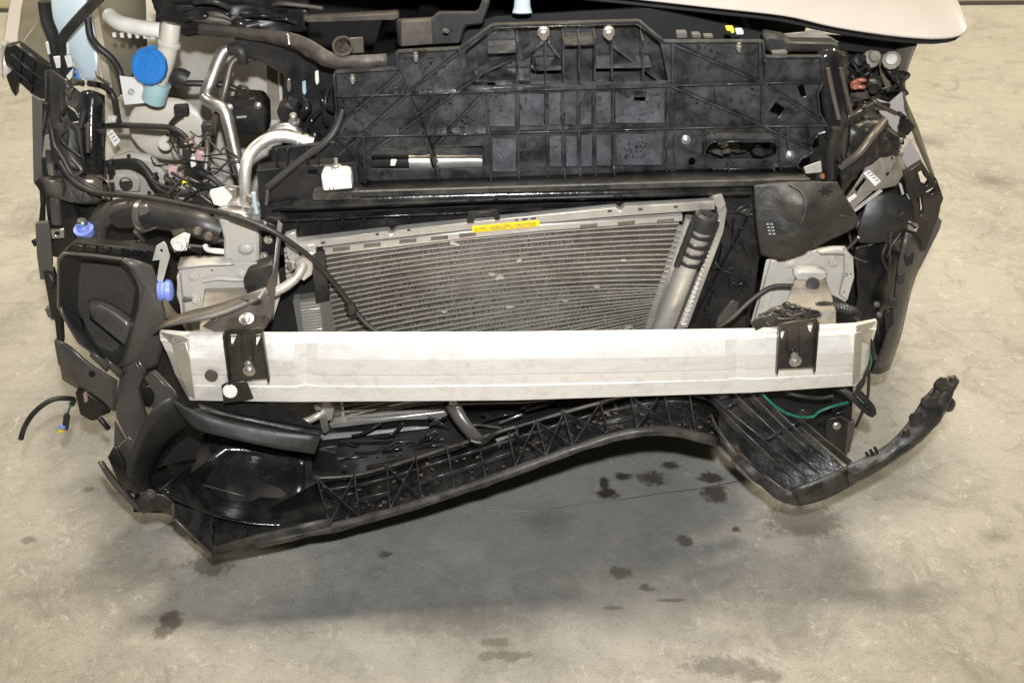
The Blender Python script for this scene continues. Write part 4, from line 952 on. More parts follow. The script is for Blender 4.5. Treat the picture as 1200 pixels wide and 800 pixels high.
for (x, y) in ((226, 323), (283, 321), (281, 343), (229, 351)): bolt(x, y, YM - .006, .006, mp_, axis=(0, -1, .2), material='primer')
tube('plate_stud', [P(226, 350, YM - .005), P(216, 350, YM - .02)], .005, 'steel', mp_)
zc = P(262, 333, YM).z
def at_z(px, Y, z):
    lo, hi = 0, 800
    for _ in range(40):
        md_ = (lo + hi) / 2
        if P(px, md_, Y).z > z: lo = md_
        else: hi = md_
    return P(px, lo, Y)
def crash_can(x0, x1, z1, z0, Ya, Yb, par, flare=6):
    r1 = [at_z(x0, Ya, z1), at_z(x1, Ya, z1), at_z(x1, Ya, z0), at_z(x0, Ya, z0)]
    r2 = [at_z(x0 - flare, Yb, z1 - .012), at_z(x1 + flare, Yb, z1 - .012), at_z(x1 + flare, Yb, z0), at_z(x0 - flare, Yb, z0)]
    md = [(a_ + c_) / 2 + Vector((0, 0, .004 if i < 2 else 0)) for i, (a_, c_) in enumerate(zip(r1, r2))]
    return loft('crash_can', [r1, md, r2], 'primer_dirty', par, cap0=True, bevel=.003)
cc_ = crash_can(240, 290, P(262, 333, YM).z, .48, YM - .008, 1.352, car)
# lavender cap and thin bent arm left of the plate
lathe('towing_cap', P(203, 340, 1.435), (-1, -.12, .05), [(0, .011), (.003, .018), (.010, .020), (.012, .016), (.018, .016), (.020, .019), (.024, .018)], 'lavender_plastic', car, 22)
arm = plate('bent_arm', [(178, 306, 1.45), (183, 288, 1.45), (192, 283, 1.45), (195, 287, 1.45), (199, 300, 1.45), (192, 326, 1.44), (186, 348, 1.43), (181, 343, 1.43), (184, 325, 1.44), (187, 305, 1.45)], 1.45, .003, 'primer', car,
      holes=[ellipse(189, 294, 1.6, 2, 8)])
lathe('latch_block', P(212, 285, 1.48), (0, -1, .3), [(0, .012), (.010, .012), (.012, .008), (.020, .008)], 'white_plastic', car, 10)
plate('latch_block', [(199, 284), (214, 276), (222, 278), (219, 294), (204, 296)], 1.485, .012, 'white_plastic', car)
tube('wire_end', [(240, 287, 1.49), (243, 292, 1.485), (252, 294, 1.48), (264, 295, 1.48)], .005, 'white_plastic', car)
plate('rust_strip', [(200, 271), (230, 264), (240, 266), (238, 272), (203, 277)], 1.50, .004, 'dark_steel', car)
for (x, y, m_) in ((245, 276, 'dark_steel'), (232, 270, 'dark_steel'), (310, 262, 'dark_steel'), (300, 240, 'steel'), (316, 280, 'primer_dirty'), (310, 300, 'primer_dirty'), (296, 232, 'steel')):
    lathe('fitting', P(x, y, 1.49), (random.uniform(-.3, .3), -1, .4), [(0, .008), (.008, .008), (.010, .005), (.014, .005)], m_, car, 10)
sheet('rail_cap', [[(248, 248, 1.47), (270, 238, 1.48), (296, 246, 1.47)], [(253, 256, 1.45), (272, 250, 1.45), (296, 256, 1.45)]], .003, 'steel', car, sub=1)
plate('rail_clip', [(245, 226), (262, 222), (272, 232), (264, 244), (250, 240)], 1.48, .012, 'white_plastic', car)
plate('rail_clip', [(262, 220), (276, 222), (278, 236), (268, 236)], 1.485, .010, 'steel', car)
tube('blue_stud', [(297, 226, 1.475), (299, 240, 1.475), (301, 250, 1.475)], .004, 'bluish_plastic', car)
# --- black cap between the plate and the condenser, pipe with flange
plate('rubber_mount', [(285, 328), (290, 318), (318, 308), (325, 316), (323, 340), (318, 344), (290, 346), (286, 338)], 1.44, .03, 'rubber', car, bevel=.003)
plate('mount_slot', [(289, 336), (300, 333), (302, 343), (290, 344)], 1.437, .002, 'void_black', car)
plate('black_bracket', [(303, 256), (330, 268), (326, 320), (305, 312)], 1.50, .01, 'black_plastic', car)
tube('condenser_pipe', [(320, 343, 1.415), (332, 337, 1.42), (344, 328, 1.43), (352, 318, 1.44), (356, 310, 1.45)], .0085, 'white_plastic', car, sides=14, label='short cream pipe entering the condenser').data.materials[0] = M['tube_metal']
plate('pipe_flange', [(344, 308), (356, 300), (368, 304), (366, 322), (356, 330), (346, 322)], 1.447, .016, 'aluminium', car, bevel=.002)
lathe('pipe_nut', P(343, 310, 1.44), (-.5, -1, .2), [(0, .009), (.006, .009), (.008, .006)], 'steel', car, 6)
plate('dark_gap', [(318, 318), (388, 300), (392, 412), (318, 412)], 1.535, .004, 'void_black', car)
# --- twisted bracket folded over the beam end
tw = sheet('twisted_bracket', [[(178, 387, 1.33), (208, 366, 1.34), (245, 360, 1.35), (275, 350, 1.36), (312, 336, 1.37)], [(180, 386, 1.325), (215, 378, 1.32), (250, 374, 1.33), (285, 362, 1.345), (316, 345, 1.36)]], .003, 'dark_steel', car, sub=1, label='twisted grey steel bracket folded over the beam end')
plate('bracket_blade', [(326, 258, 1.42), (332, 262, 1.42), (324, 332, 1.385), (321, 368, 1.36), (312, 385, 1.35), (311, 340, 1.37), (320, 320, 1.38)], 1.38, .0025, 'dark_steel', tw)
plate('bracket_face', [(275, 350, 1.36), (312, 336, 1.365), (321, 366, 1.355), (310, 386, 1.345), (300, 380, 1.34), (262, 392, 1.335), (237, 382, 1.335), (258, 366, 1.345)], 1.35, .0025, 'dark_steel', tw, holes=[ellipse(299, 354, 8, 4.5, 12)])
plate('bracket_prong', [(238, 382, 1.335), (262, 362, 1.345), (266, 366, 1.345), (247, 383, 1.33)], 1.34, .0025, 'dark_steel', tw)
plate('bracket_foot', [(263, 384, 1.30), (268, 372, 1.33), (310, 368, 1.335), (318, 374, 1.33), (308, 386, 1.29), (266, 389, 1.29)], 1.31, .003, 'black_metal', tw)
bolt(289, 374, 1.318, .008, tw, axis=(0, -.4, 1))

# ================================================================== headlamp tray, left
rim = [(68, 305), (75, 296), (110, 299), (143, 303), (158, 315), (169, 337), (163, 365), (152, 400), (143, 426), (136, 433), (112, 420), (90, 392), (76, 375), (68, 360)]
flr = [(92, 322), (95, 306), (113, 305), (140, 309), (149, 318), (160, 338), (155, 365), (147, 392), (139, 410), (131, 412), (114, 404), (104, 388), (97, 374), (91, 362)]
c0 = (116, 362)
def ofs(l, k): return [(c0[0] + (x - c0[0]) * k, c0[1] + (y - c0[1]) * k) for x, y in l]
tray = loft('headlamp_tray', [PL(ofs(rim, 1.03), 1.43), PL(ofs(rim, 1.01), 1.412), PL(ofs(rim, .97), 1.41), PL(ofs(rim, .95), 1.42), PL(ofs(flr, 1.02), 1.50), PL(ofs(flr, .97), 1.512)], 'satin_plastic', car, bevel=.004, smooth=50, label='empty dark grey headlamp tray')
sheet('tray_step', [[(103, 352, 1.505), (112, 350, 1.505), (126, 352, 1.505), (158, 374, 1.49)], [(104, 356, 1.485), (113, 354, 1.485), (124, 357, 1.485), (155, 380, 1.47)], [(106, 366, 1.48), (114, 370, 1.48), (124, 376, 1.48), (150, 398, 1.46)], [(106, 372, 1.485), (116, 380, 1.475), (126, 388, 1.47), (146, 404, 1.455)]], .003, 'satin_plastic', tray, sub=2)
sheet('tray_step', [[(70, 358, 1.42), (80, 364, 1.45), (96, 374, 1.48)], [(74, 370, 1.41), (84, 378, 1.43), (100, 392, 1.46)], [(80, 382, 1.405), (90, 388, 1.42), (108, 402, 1.45)], [(86, 392, 1.40), (96, 402, 1.41), (116, 412, 1.44)], [(92, 402, 1.395), (106, 412, 1.40), (126, 424, 1.42)]], .003, 'satin_plastic', tray, sub=2)
for (x, y) in ((108, 424), (124, 432)): sheet('tray_rib', [[(x, y - 14, 1.40), (x + 16, y - 2, 1.395), (x + 22, y + 4, 1.40)], [(x - 1, y - 11, 1.392), (x + 14, y + 2, 1.387), (x + 20, y + 8, 1.392)], [(x - 3, y - 7, 1.40), (x + 11, y + 6, 1.395), (x + 17, y + 12, 1.40)]], .002, 'satin_plastic', tray, sub=1)
sheet('tray_shoulder', [[(143, 302, 1.425), (158, 303, 1.43), (178, 311, 1.44)], [(168, 336, 1.415), (176, 332, 1.42), (188, 338, 1.43)], [(160, 372, 1.412), (176, 370, 1.41), (196, 372, 1.42)], [(150, 404, 1.41), (166, 408, 1.405), (192, 402, 1.42)], [(140, 432, 1.41), (158, 440, 1.405), (184, 430, 1.42)]], .003, 'satin_plastic', tray, sub=2)
tb_ = plate('tray_top', [(72, 298), (88, 284), (180, 294), (182, 312), (146, 303), (110, 298)], 1.47, .02, 'black_plastic', tray)
for k in range(6): plate('tray_notch', [(86 + k * 15, 287 + k * 1.3), (97 + k * 15, 288 + k * 1.3), (98 + k * 15, 295 + k * 1.3), (84 + k * 15, 294 + k * 1.3)], 1.465, .004, 'gloss_plastic', tray)
sheet('tray_arm', [[(66, 398, 1.42), (80, 402, 1.40), (104, 426, 1.39), (138, 446, 1.39)], [(70, 420, 1.40), (84, 426, 1.385), (106, 442, 1.38), (136, 468, 1.38)], [(74, 444, 1.41), (92, 456, 1.40), (116, 464, 1.39), (134, 482, 1.39)]], .004, 'satin_plastic', tray, sub=2)
plate('tray_arm', [(142, 431, 1.405), (161, 421, 1.395), (170, 436, 1.39), (161, 454, 1.38), (172, 490, 1.372), (166, 522, 1.362), (150, 519, 1.365), (135, 490, 1.38), (133, 470, 1.39)], 1.385, .008, 'satin_plastic', tray, bevel=.003)
plate('tray_arm', [(167, 441, 1.388), (180, 434, 1.38), (204, 459, 1.365), (207, 468, 1.358), (190, 478, 1.37), (176, 480, 1.378), (180, 462, 1.375)], 1.375, .008, 'satin_plastic', tray, bevel=.003)
plate('tray_arm', [(134, 494, 1.378), (150, 520, 1.362), (166, 523, 1.358), (150, 552, 1.32), (136, 556, 1.325), (133, 525, 1.35)], 1.35, .006, 'satin_plastic', tray, bevel=.002)
rib(160, 422, 169, 437, 1.392, .008, tray, 'satin_plastic', .004, 'tray_ridge', 1.385); rib(181, 435, 204, 459, 1.378, .008, tray, 'satin_plastic', .004, 'tray_ridge', 1.362)
rib(161, 455, 172, 489, 1.378, .008, tray, 'satin_plastic', .004, 'tray_ridge', 1.37)
plate('corner_backing', [(150, 380), (240, 372), (270, 400), (268, 478), (200, 480), (160, 470)], 1.50, .01, 'black_plastic', car)
plate('arm_recess', [(160, 456), (176, 452), (180, 470), (176, 478), (160, 474)], 1.385, .004, 'black_plastic', tray)
lathe('tray_hole', P(108, 438, 1.382), (0, -1, .4), [(0, .006), (.002, .006), (.002, .004), (0, .003)], 'void_black', tray, 12)
# torn lower corner of the tray with clips
plate('torn_corner', [(88, 460), (100, 460), (128, 478), (129, 484), (118, 488), (114, 492), (106, 493), (94, 486)], 1.40, .02, 'black_plastic', tray)
tube('torn_clip', [(117, 490, 1.39), (122, 496, 1.385), (127, 502, 1.385)], .005, 'black_plastic', tray)
plate('torn_bit', [(97, 461), (101, 459), (103, 470), (99, 473)], 1.392, .004, 'pink_plastic', tray)
loose = tube('loose_hose', [(84, 474, 1.40), (86, 468, 1.40), (76, 466.5, 1.39), (62, 468, 1.38), (48, 476, 1.37), (36, 488, 1.36), (28, 502, 1.355), (24.5, 514, 1.35)], .0048, 'rubber', car, sides=12, label='thin black hose curling out over the floor')
tube('plug_wire', [(83, 474, 1.395), (80, 482, 1.39), (79, 486, 1.39)], .002, 'green_wire', loose)
plate('plug', [(74, 487), (79, 485), (81, 491), (79, 505), (76, 504), (73, 498)], 1.385, .008, 'rubber', loose)
lathe('plug_ring', P(73, 500, 1.382), (-.2, -.6, -.8), [(-.003, .0065), (.003, .0065)], 'lavender_plastic', loose, 12)
lathe('plug_seal', P(72.5, 502.5, 1.38), (-.2, -.6, -.8), [(0, .006), (.006, .0055), (.007, .003)], 'yellow_plastic', loose, 12)

# ================================================================== left outer edge: fender brackets
fb = plate('headlamp_bracket', [(6, 55), (20, 52), (36, 64), (57, 80), (58, 105), (56, 118), (42, 116), (20, 96), (18, 115), (12, 106), (7, 92), (4, 62)], 1.74, .02, 'black_plastic', car, bevel=.003)
for (x0, y0, x1, y1) in ((14, 62, 50, 92), (10, 74, 46, 104), (26, 62, 24, 96), (40, 72, 38, 108)): rib(x0, y0, x1, y1, 1.738, .008, fb, 'black_plastic')
plate('bracket_edge', [(1, 50), (6, 54), (5, 92), (2, 92)], 1.76, .02, 'primer', fb)
fs_ = plate('fender_stay', [(55, 82, 1.70), (60, 81, 1.70), (77, 94, 1.69), (98, 112, 1.69), (101, 130, 1.68), (95, 150, 1.66), (97, 180, 1.64), (101, 205, 1.62), (118, 215, 1.62), (119, 236, 1.61), (84, 236, 1.60), (67, 224, 1.605), (54, 200, 1.625), (51, 150, 1.655), (56, 120, 1.68)], 1.66, .004, 'matt_plastic', car,
            holes=[[(78, 123), (86, 127), (94, 138), (93, 144), (84, 144), (79, 136)]], bevel=.002)
for (x0, y0, Y0, x1, y1, Y1) in ((56, 83, 1.699, 56, 125, 1.678), (56, 125, 1.678, 52, 155, 1.652), (60, 140, 1.66, 70, 178, 1.635), (70, 178, 1.635, 88, 215, 1.608), (74, 108, 1.683, 76, 150, 1.658), (100, 130, 1.68, 96, 152, 1.658)):
    rib(x0, y0, x1, y1, Y0, .010, fs_, 'matt_plastic', .004, 'stay_ridge', Y1)
sheet('stay_fold', [[(58, 150, 1.655), (72, 140, 1.65), (88, 150, 1.655)], [(60, 175, 1.635), (76, 170, 1.625), (94, 182, 1.635)], [(66, 198, 1.62), (84, 196, 1.605), (102, 205, 1.615)]], .004, 'matt_plastic', fs_, sub=2, crumple=.02, csize=.03)
sheet('headlamp_post', [[(96, 108, 1.72), (106, 104, 1.70), (122, 112, 1.72)], [(92, 140, 1.69), (104, 140, 1.67), (122, 150, 1.69)], [(94, 172, 1.665), (104, 174, 1.645), (121, 182, 1.665)], [(98, 205, 1.65), (108, 212, 1.63), (121, 216, 1.65)]], .004, 'gloss_plastic', car, sub=2)
plate('post_slot', [(78, 124), (88, 132), (93, 142), (84, 144), (79, 136)], 1.655, .003, 'void_black', car)
tube('post_cable', [(60, 150, 1.63), (64, 170, 1.62), (74, 186, 1.61), (84, 204, 1.60), (100, 216, 1.59), (120, 228, 1.58)], .006, 'rubber', car)
plate('fender_edge_strip', [(37, 112), (49, 118), (50, 214), (42, 218), (39, 214)], 1.66, .006, 'grey_plastic', car)
plate('black_edge', [(47, 120), (57, 122), (56, 165), (50, 190), (49, 150)], 1.665, .01, 'black_plastic', car)
plate('primer_corner', [(52, 160), (60, 158), (70, 182), (68, 185), (49, 185)], 1.64, .006, 'primer_dirty', car)
plate('bracket_box', [(48, 186), (66, 185), (68, 208), (50, 208)], 1.635, .02, 'void_black', car)
tube('box_bolt', [P(60, 192, 1.62), P(61, 205, 1.615)], .006, 'steel', car)
bs_ = sheet('bracket_shelf', [[(50, 208, 1.62), (72, 208, 1.615), (96, 204, 1.62), (121, 206, 1.63)], [(51, 222, 1.60), (74, 220, 1.59), (98, 218, 1.59), (120, 222, 1.60)], [(56, 230, 1.595), (80, 236, 1.585), (98, 239, 1.585), (116, 238, 1.595)]], .004, 'satin_plastic', car, sub=1)
for (x, y) in ((86, 230), (103, 230)): lathe('shelf_cone', P(x, y + 3, 1.585), (0, -.2, 1), [(0, .010), (.008, .008), (.016, .003)], 'satin_plastic', bs_, 12)
plate('black_edge', [(40, 214), (48, 208), (52, 226), (52, 262), (45, 262), (47, 240), (46, 224)], 1.64, .008, 'black_plastic', car)
plate('lower_post', [(52, 228), (82, 236), (96, 262), (80, 300), (68, 302), (60, 292), (56, 262)], 1.62, .02, 'black_plastic', car)
tube('post_tube', [P(65, 232, 1.60), P(67, 262, 1.59)], .009, 'satin_plastic', car)
plate('post_tube', [(64, 232), (68, 231), (70, 258), (66, 259)], 1.592, .002, 'grey_plastic', car)
es = plate('fender_edge_strip', [(41, 262), (56, 260), (59, 275), (61, 310), (58, 328), (47, 328), (43, 300)], 1.61, .008, 'grey_plastic', car)
plate('strip_nib', [(36, 283), (42, 280), (43, 288), (40, 290)], 1.612, .006, 'black_plastic', car)
nc_ = plate('spring_nut', [(59, 269), (75, 268), (76, 279), (61, 280)], 1.585, .003, 'steel', car, holes=[ellipse(67, 274, 3, 2.6, 8)])
plate('clip_hole', rrect(62, 271, 72, 277, 2, 2), 1.588, .003, 'void_black', nc_)
for q, m_ in (([(50, 318), (62, 316), (68, 340), (68, 372), (60, 376), (56, 350)], 'black_plastic'), ([(52, 362), (60, 360), (66, 368), (66, 378), (56, 372)], 'grey_plastic'), ([(63, 400), (70, 395), (76, 415), (76, 430), (68, 428)], 'grey_plastic'), ([(60, 340), (70, 330), (74, 400), (70, 420), (66, 395)], 'black_plastic')):
    plate('tray_edge', q, 1.46, .012, m_, car)
tube('grip_clip', [(58, 322, 1.45), (62, 330, 1.445), (59, 336, 1.445)], .004, 'rubber', car)
lathe('blue_clip', P(99, 270, 1.56), (0, -.3, 1), [(-.008, .016), (.002, .018), (.006, .018), (.007, .012), (.012, .010), (.014, .007), (.02, .006)], 'lavender_plastic', car, 18)
lathe('clip_nut', P(97, 262, 1.56), (0, -.3, 1), [(0, .009), (.006, .009), (.010, .006)], 'steel', car, 12)

# ================================================================== right side
# --- white fender remains and dark inner bay
plate('fender_tip', [(1022, 114), (1042, 121), (1058, 107), (1061, 135), (1062, 164), (1046, 152), (1032, 134)], 1.70, .003, 'car_paint', car)
plate('fender_tip', [(1056, 180), (1066, 162), (1081, 189), (1064, 204), (1052, 196)], 1.69, .003, 'car_paint', car)
plate('bay_side', [(930, 40), (1062, 47), (1056, 112), (1060, 170), (1000, 175), (960, 150), (940, 90)], 1.86, .01, 'black_plastic', car)
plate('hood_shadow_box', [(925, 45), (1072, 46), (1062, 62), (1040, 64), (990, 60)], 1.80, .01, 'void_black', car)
sheet('bay_strut', [[(1028, 64, 1.80), (1066, 62, 1.80)], [(1032, 90, 1.78), (1058, 84, 1.78)], [(1040, 108, 1.76), (1054, 106, 1.76)]], .004, 'olive_primer', car, sub=0)
plate('seal_hump', [(895, 40), (920, 44), (928, 50), (982, 51), (988, 62), (930, 62), (916, 66), (898, 62)], 1.62, .03, 'rubber', car, bevel=.006)
plate('primer_patch', [(918, 40), (960, 36), (984, 50), (950, 55), (928, 56)], 1.66, .004, 'primer_dirty', car)
sp_ = sheet('side_pillar', [[(958, 62, 1.56), (975, 55, 1.55), (992, 62, 1.58)], [(962, 100, 1.55), (978, 98, 1.54), (990, 100, 1.57)], [(966, 140, 1.54), (982, 140, 1.53), (998, 135, 1.56)], [(972, 180, 1.53), (982, 190, 1.52), (990, 200, 1.54)]], .006, 'gloss_plastic', car, sub=2)
tube('pillar_edge', [(970, 80, 1.535), (976, 110, 1.53), (983, 140, 1.52)], .004, 'dark_steel', sp_)
tube('pillar_edge', [(985, 80, 1.55), (992, 110, 1.55), (998, 134, 1.55)], .003, 'dark_steel', sp_)
for k in range(46):
    x, y = random.uniform(985, 1052), random.uniform(66, 135)
    if y > 135 - (x - 985) * .1: continue
    m_ = random.choice(['black_plastic', 'black_plastic', 'dark_steel', 'rubber', 'black_plastic', 'dark_steel', 'primer_dirty', 'copper_part' if 995 < x < 1018 and 80 < y < 110 else 'rubber'])
    s_ = random.uniform(.006, .018)
    if k % 3 == 0: lathe('crushed_fitting', P(x, y, random.uniform(1.68, 1.78)), (random.uniform(-1, 1), -1, random.uniform(-.5, 1)), [(0, s_), (s_, s_), (s_ * 1.3, s_ * .6), (s_ * 2, s_ * .6)], m_, car, 10)
    elif k % 3 == 1:
        q = [(x + random.uniform(-12, 12), y + random.uniform(-8, 8)) for _ in range(3)]
        plate('crushed_shard', q, random.uniform(1.68, 1.76), .003, m_, car)
    else: tube('crushed_wire', [(x, y, 1.72), (x + random.uniform(-14, 14), y + random.uniform(2, 10), 1.69), (x + random.uniform(-22, 22), y + random.uniform(6, 24), 1.70)], .004, m_, car)
for (x, y) in ((1008, 94), (1007, 102)):
    lathe('copper_terminal', P(x, y, 1.67), (.9, -.3, .1), [(-.006, .003), (0, .0045), (.008, .004), (.011, .002)], 'copper_part', car, 12)
plate('silver_tag', [(1019, 93.5), (1026, 93), (1026, 96), (1019, 96.5)], 1.67, .003, 'aluminium', car)
# folded dark liner from carrier corner to fender
sheet('torn_liner', [[(962, 150, 1.58), (985, 138, 1.60), (1010, 128, 1.62), (1024, 122, 1.64)], [(975, 172, 1.55), (1000, 150, 1.56), (1024, 135, 1.58), (1040, 140, 1.62)], [(985, 200, 1.54), (1004, 182, 1.54), (1028, 158, 1.56), (1050, 160, 1.60)], [(985, 228, 1.54), (1004, 208, 1.54), (1024, 184, 1.55), (1052, 182, 1.60)]], .004, 'black_plastic', car, sub=3, crumple=.04, csize=.035)
tube('liner_fold', [(940, 162, 1.56), (975, 152, 1.55), (1000, 136, 1.56), (1020, 124, 1.60)], .008, 'black_plastic', car)
tube('liner_fold', [(985, 196, 1.53), (1006, 180, 1.52), (1022, 160, 1.53), (1036, 142, 1.57)], .007, 'dark_steel', car)
plate('pale_tab', [(1008, 190), (1022, 178), (1026, 184), (1012, 200)], 1.56, .003, 'primer', car)
plate('pale_tab', [(942, 196), (962, 189), (964, 202), (944, 204)], 1.56, .003, 'primer', car)
tube('side_hose', [(980, 150, 1.50), (972, 185, 1.50), (972, 208, 1.51)], .008, 'rubber', car)
lathe('red_plug', P(963, 206, 1.52), (0, -1, .3), [(0, .005), (.006, .005), (.008, .003)], 'copper_part', car, 8)
# --- pale apron plate with label
apr = plate('apron_plate', [(986, 240, 1.555), (1000, 222, 1.565), (1015, 198, 1.58), (1026, 176, 1.60), (1034, 168, 1.62), (1046, 166, 1.63), (1058, 184, 1.62), (1062, 200, 1.615), (1050, 218, 1.60), (1024, 224, 1.58), (1010, 236, 1.565), (997, 248, 1.55)], 1.58, .004, 'primer_dirty', car,
            holes=[[(1002, 222), (1013, 208), (1016, 211), (1005, 226)], ellipse(1041, 204, 2.5, 2.5, 8), ellipse(1046, 186, 2, 3, 8)], label='pale dented apron plate on the right')
loft('apron_dome', [PL(ellipse(1040, 196, 11, 9, 12), 1.60), PL(ellipse(1040, 196, 7, 6, 12), 1.588), PL(ellipse(1040, 196, 3, 3, 12), 1.586)], 'primer_dirty', apr, sub=1, smooth=180)
rib(998, 247, 1031, 222, 1.55, .008, apr, 'primer', .003, 'plate_flange', 1.575)
plate('plate_bead', [(988, 236, 1.555), (1002, 226, 1.565), (1005, 230, 1.56), (992, 240, 1.55)], 1.555, .002, 'white_plastic', apr)
lb = plate('barcode_label', [(1012, 203, 1.575), (1019, 199, 1.58), (1033, 212, 1.575), (1026, 219, 1.57)], 1.575, .002, 'white_label', car)
for k in range(4): plate('barcode_line', [(1016 + k * 3.1, 203 + k * 2.9), (1020 + k * 3.1, 201 + k * 2.9), (1021 + k * 3.1, 202 + k * 2.9), (1017 + k * 3.1, 204 + k * 2.9)], 1.571, .0004, 'grey_print', lb, bevel=0)
tube('apron_seam', [(1042, 168, 1.63), (1040, 182, 1.62), (1044, 196, 1.61)], .008, 'primer_dirty', car)
for (x, y) in ((1054, 164), (1053, 172), (1055, 180)): lathe('seam_nut', P(x, y, 1.60), (0, -1, .3), [(0, .005), (.005, .005), (.007, .003)], 'steel', car, 8)
plate('liner_panel', [(1036, 160), (1050, 158), (1056, 190), (1040, 200), (1028, 190)], 1.64, .004, 'olive_primer', car)
# --- smooth black guard below
sheet('wheel_guard', [[(1018, 230, 1.575), (1034, 226, 1.57), (1052, 226, 1.575), (1068, 234, 1.59)], [(1010, 250, 1.56), (1032, 248, 1.55), (1054, 246, 1.56), (1074, 252, 1.585)], [(1004, 272, 1.55), (1028, 272, 1.54), (1054, 264, 1.555), (1076, 264, 1.585)], [(1006, 284, 1.555), (1030, 286, 1.55), (1056, 276, 1.57), (1072, 272, 1.59)]], .004, 'matt_plastic', car, sub=3, crumple=.012, csize=.08)
plate('guard_back', [(985, 205), (1010, 176), (1050, 168), (1066, 205), (1078, 228), (1082, 300), (1062, 360), (1045, 420), (1010, 440), (960, 420), (1000, 300), (940, 306), (960, 268)], 1.665, .01, 'black_plastic', car)
tube('guard_seam', [(978, 300, 1.53), (994, 290, 1.53), (1006, 278, 1.52)], .003, 'satin_plastic', car)
# wheel arch liner
sheet('arch_liner', [[(1004, 290, 1.56), (1030, 284, 1.58), (1056, 276, 1.62), (1072, 280, 1.66)], [(1006, 330, 1.55), (1028, 326, 1.56), (1046, 320, 1.60), (1060, 330, 1.66)], [(1002, 372, 1.54), (1022, 372, 1.55), (1042, 372, 1.58), (1054, 380, 1.64)], [(1000, 420, 1.52), (1016, 424, 1.54), (1032, 420, 1.57), (1040, 425, 1.62)]], .005, 'black_plastic', car, sub=3, crumple=.03, csize=.05)
# slotted black bumper bracket
bb_ = plate('bumper_bracket', [(1060, 203), (1081, 190), (1096, 214), (1098, 210), (1106, 233), (1103, 240), (1100, 255), (1086, 292), (1072, 300), (1064, 285), (1072, 262), (1070, 240), (1062, 225)], 1.58, .012, 'black_metal', car,
            holes=[[(1076, 202), (1081, 200), (1084, 208), (1089, 213), (1086, 218), (1080, 216)], [(1085, 225), (1094, 220), (1097, 223), (1091, 228), (1086, 229)], [(1075, 232), (1080, 230), (1083, 248), (1078, 254)]])
plate('bracket_lug', [(1064, 259), (1075, 262), (1077, 266), (1074, 273), (1063, 269)], 1.565, .004, 'steel', bb_, holes=[ellipse(1072, 267, 1.6, 2, 8)])
plate('bracket_slot', [(1053, 214), (1057, 216), (1060, 228), (1057, 229)], 1.585, .002, 'primer', bb_)
plate('bracket_slot', [(1062, 227), (1066, 229), (1069, 234), (1065, 234)], 1.583, .002, 'primer', bb_)
plate('side_skin', [(1097, 252), (1104, 259), (1102, 268), (1078, 316), (1073, 312), (1075, 300), (1088, 286)], 1.60, .006, 'grey_plastic', car)
sk_ = sheet('arch_edge', [[(1062, 272, 1.56), (1074, 276, 1.57), (1084, 290, 1.60)], [(1052, 306, 1.55), (1064, 308, 1.555), (1076, 312, 1.59)], [(1050, 336, 1.55), (1058, 338, 1.55), (1066, 336, 1.58)], [(1044, 372, 1.55), (1052, 372, 1.55), (1060, 366, 1.58)], [(1034, 408, 1.56), (1044, 408, 1.56), (1053, 400, 1.58)], [(1020, 436, 1.57), (1030, 438, 1.57), (1040, 432, 1.59)]], .008, 'satin_plastic', car, sub=1)
for q in ([(1052, 322), (1061, 320), (1060, 332), (1053, 334)], [(1042, 352), (1053, 348), (1052, 360), (1044, 362)], [(1036, 366), (1047, 362), (1048, 380), (1038, 388)], [(1060, 300), (1072, 296), (1070, 310), (1062, 312)]):
    plate('arch_clip', q, 1.54, .006, random.choice(['grime_plastic', 'black_plastic']), sk_)
for (x, y) in ((1030, 368), (1027, 356)): lathe('clip_pin', P(x, y, 1.545), (0, -1, .3), [(0, .006), (.004, .006), (.006, .003)], 'grey_plastic', sk_, 10)
# --- black splash flap hanging in front
flp = sheet('splash_flap', [[(883, 217, 1.46), (908, 214, 1.455), (936, 213, 1.45), (960, 213, 1.45), (981, 213, 1.455)], [(884, 242, 1.45), (908, 238, 1.44), (936, 234, 1.420), (966, 230, 1.43), (992, 236, 1.45)], [(887, 268, 1.44), (910, 266, 1.43), (940, 260, 1.408), (972, 252, 1.425), (1007, 255, 1.455)], [(890, 290, 1.435), (910, 290, 1.425), (938, 282, 1.408), (966, 272, 1.425), (1004, 266, 1.455)], [(892, 297, 1.44), (910, 307, 1.425), (930, 301, 1.42), (956, 288, 1.43), (990, 274, 1.455)]], .003, 'dusty_rubber', car, sub=3, crumple=.010, csize=.04, label='dusty black splash flap hanging over the right rail end')
plate('flap_tongue', [(962, 262, 1.425), (985, 252, 1.435), (1007, 256, 1.45), (1000, 268, 1.45), (972, 282, 1.428), (950, 294, 1.418)], 1.43, .003, 'dusty_rubber', flp)
def star(cx, cy, r0, r1, n): return [(cx + (r0 if k % 2 else r1) * math.cos(k * math.pi / n), cy + .8 * (r0 if k % 2 else r1) * math.sin(k * math.pi / n)) for k in range(2 * n)]
plate('flap_tear', star(968, 224, 3.5, 8.5, 6), 1.424, .003, 'void_black', flp, bevel=0)
for k in range(2):
    for j in range(4):
        x, y = 898 + j * .9 + k * 4.6, 262 + j * 3.8
        plate('flap_print', [(x, y), (x + 3.2, y - .3), (x + 3.4, y + 1.5), (x + .2, y + 1.8)], 1.4155, .0004, 'grey_print', flp, bevel=0)
tube('flap_bead', [(925, 217, 1.437), (940, 226, 1.418), (944, 246, 1.405), (938, 262, 1.402)], .0018, 'grime_plastic', flp)
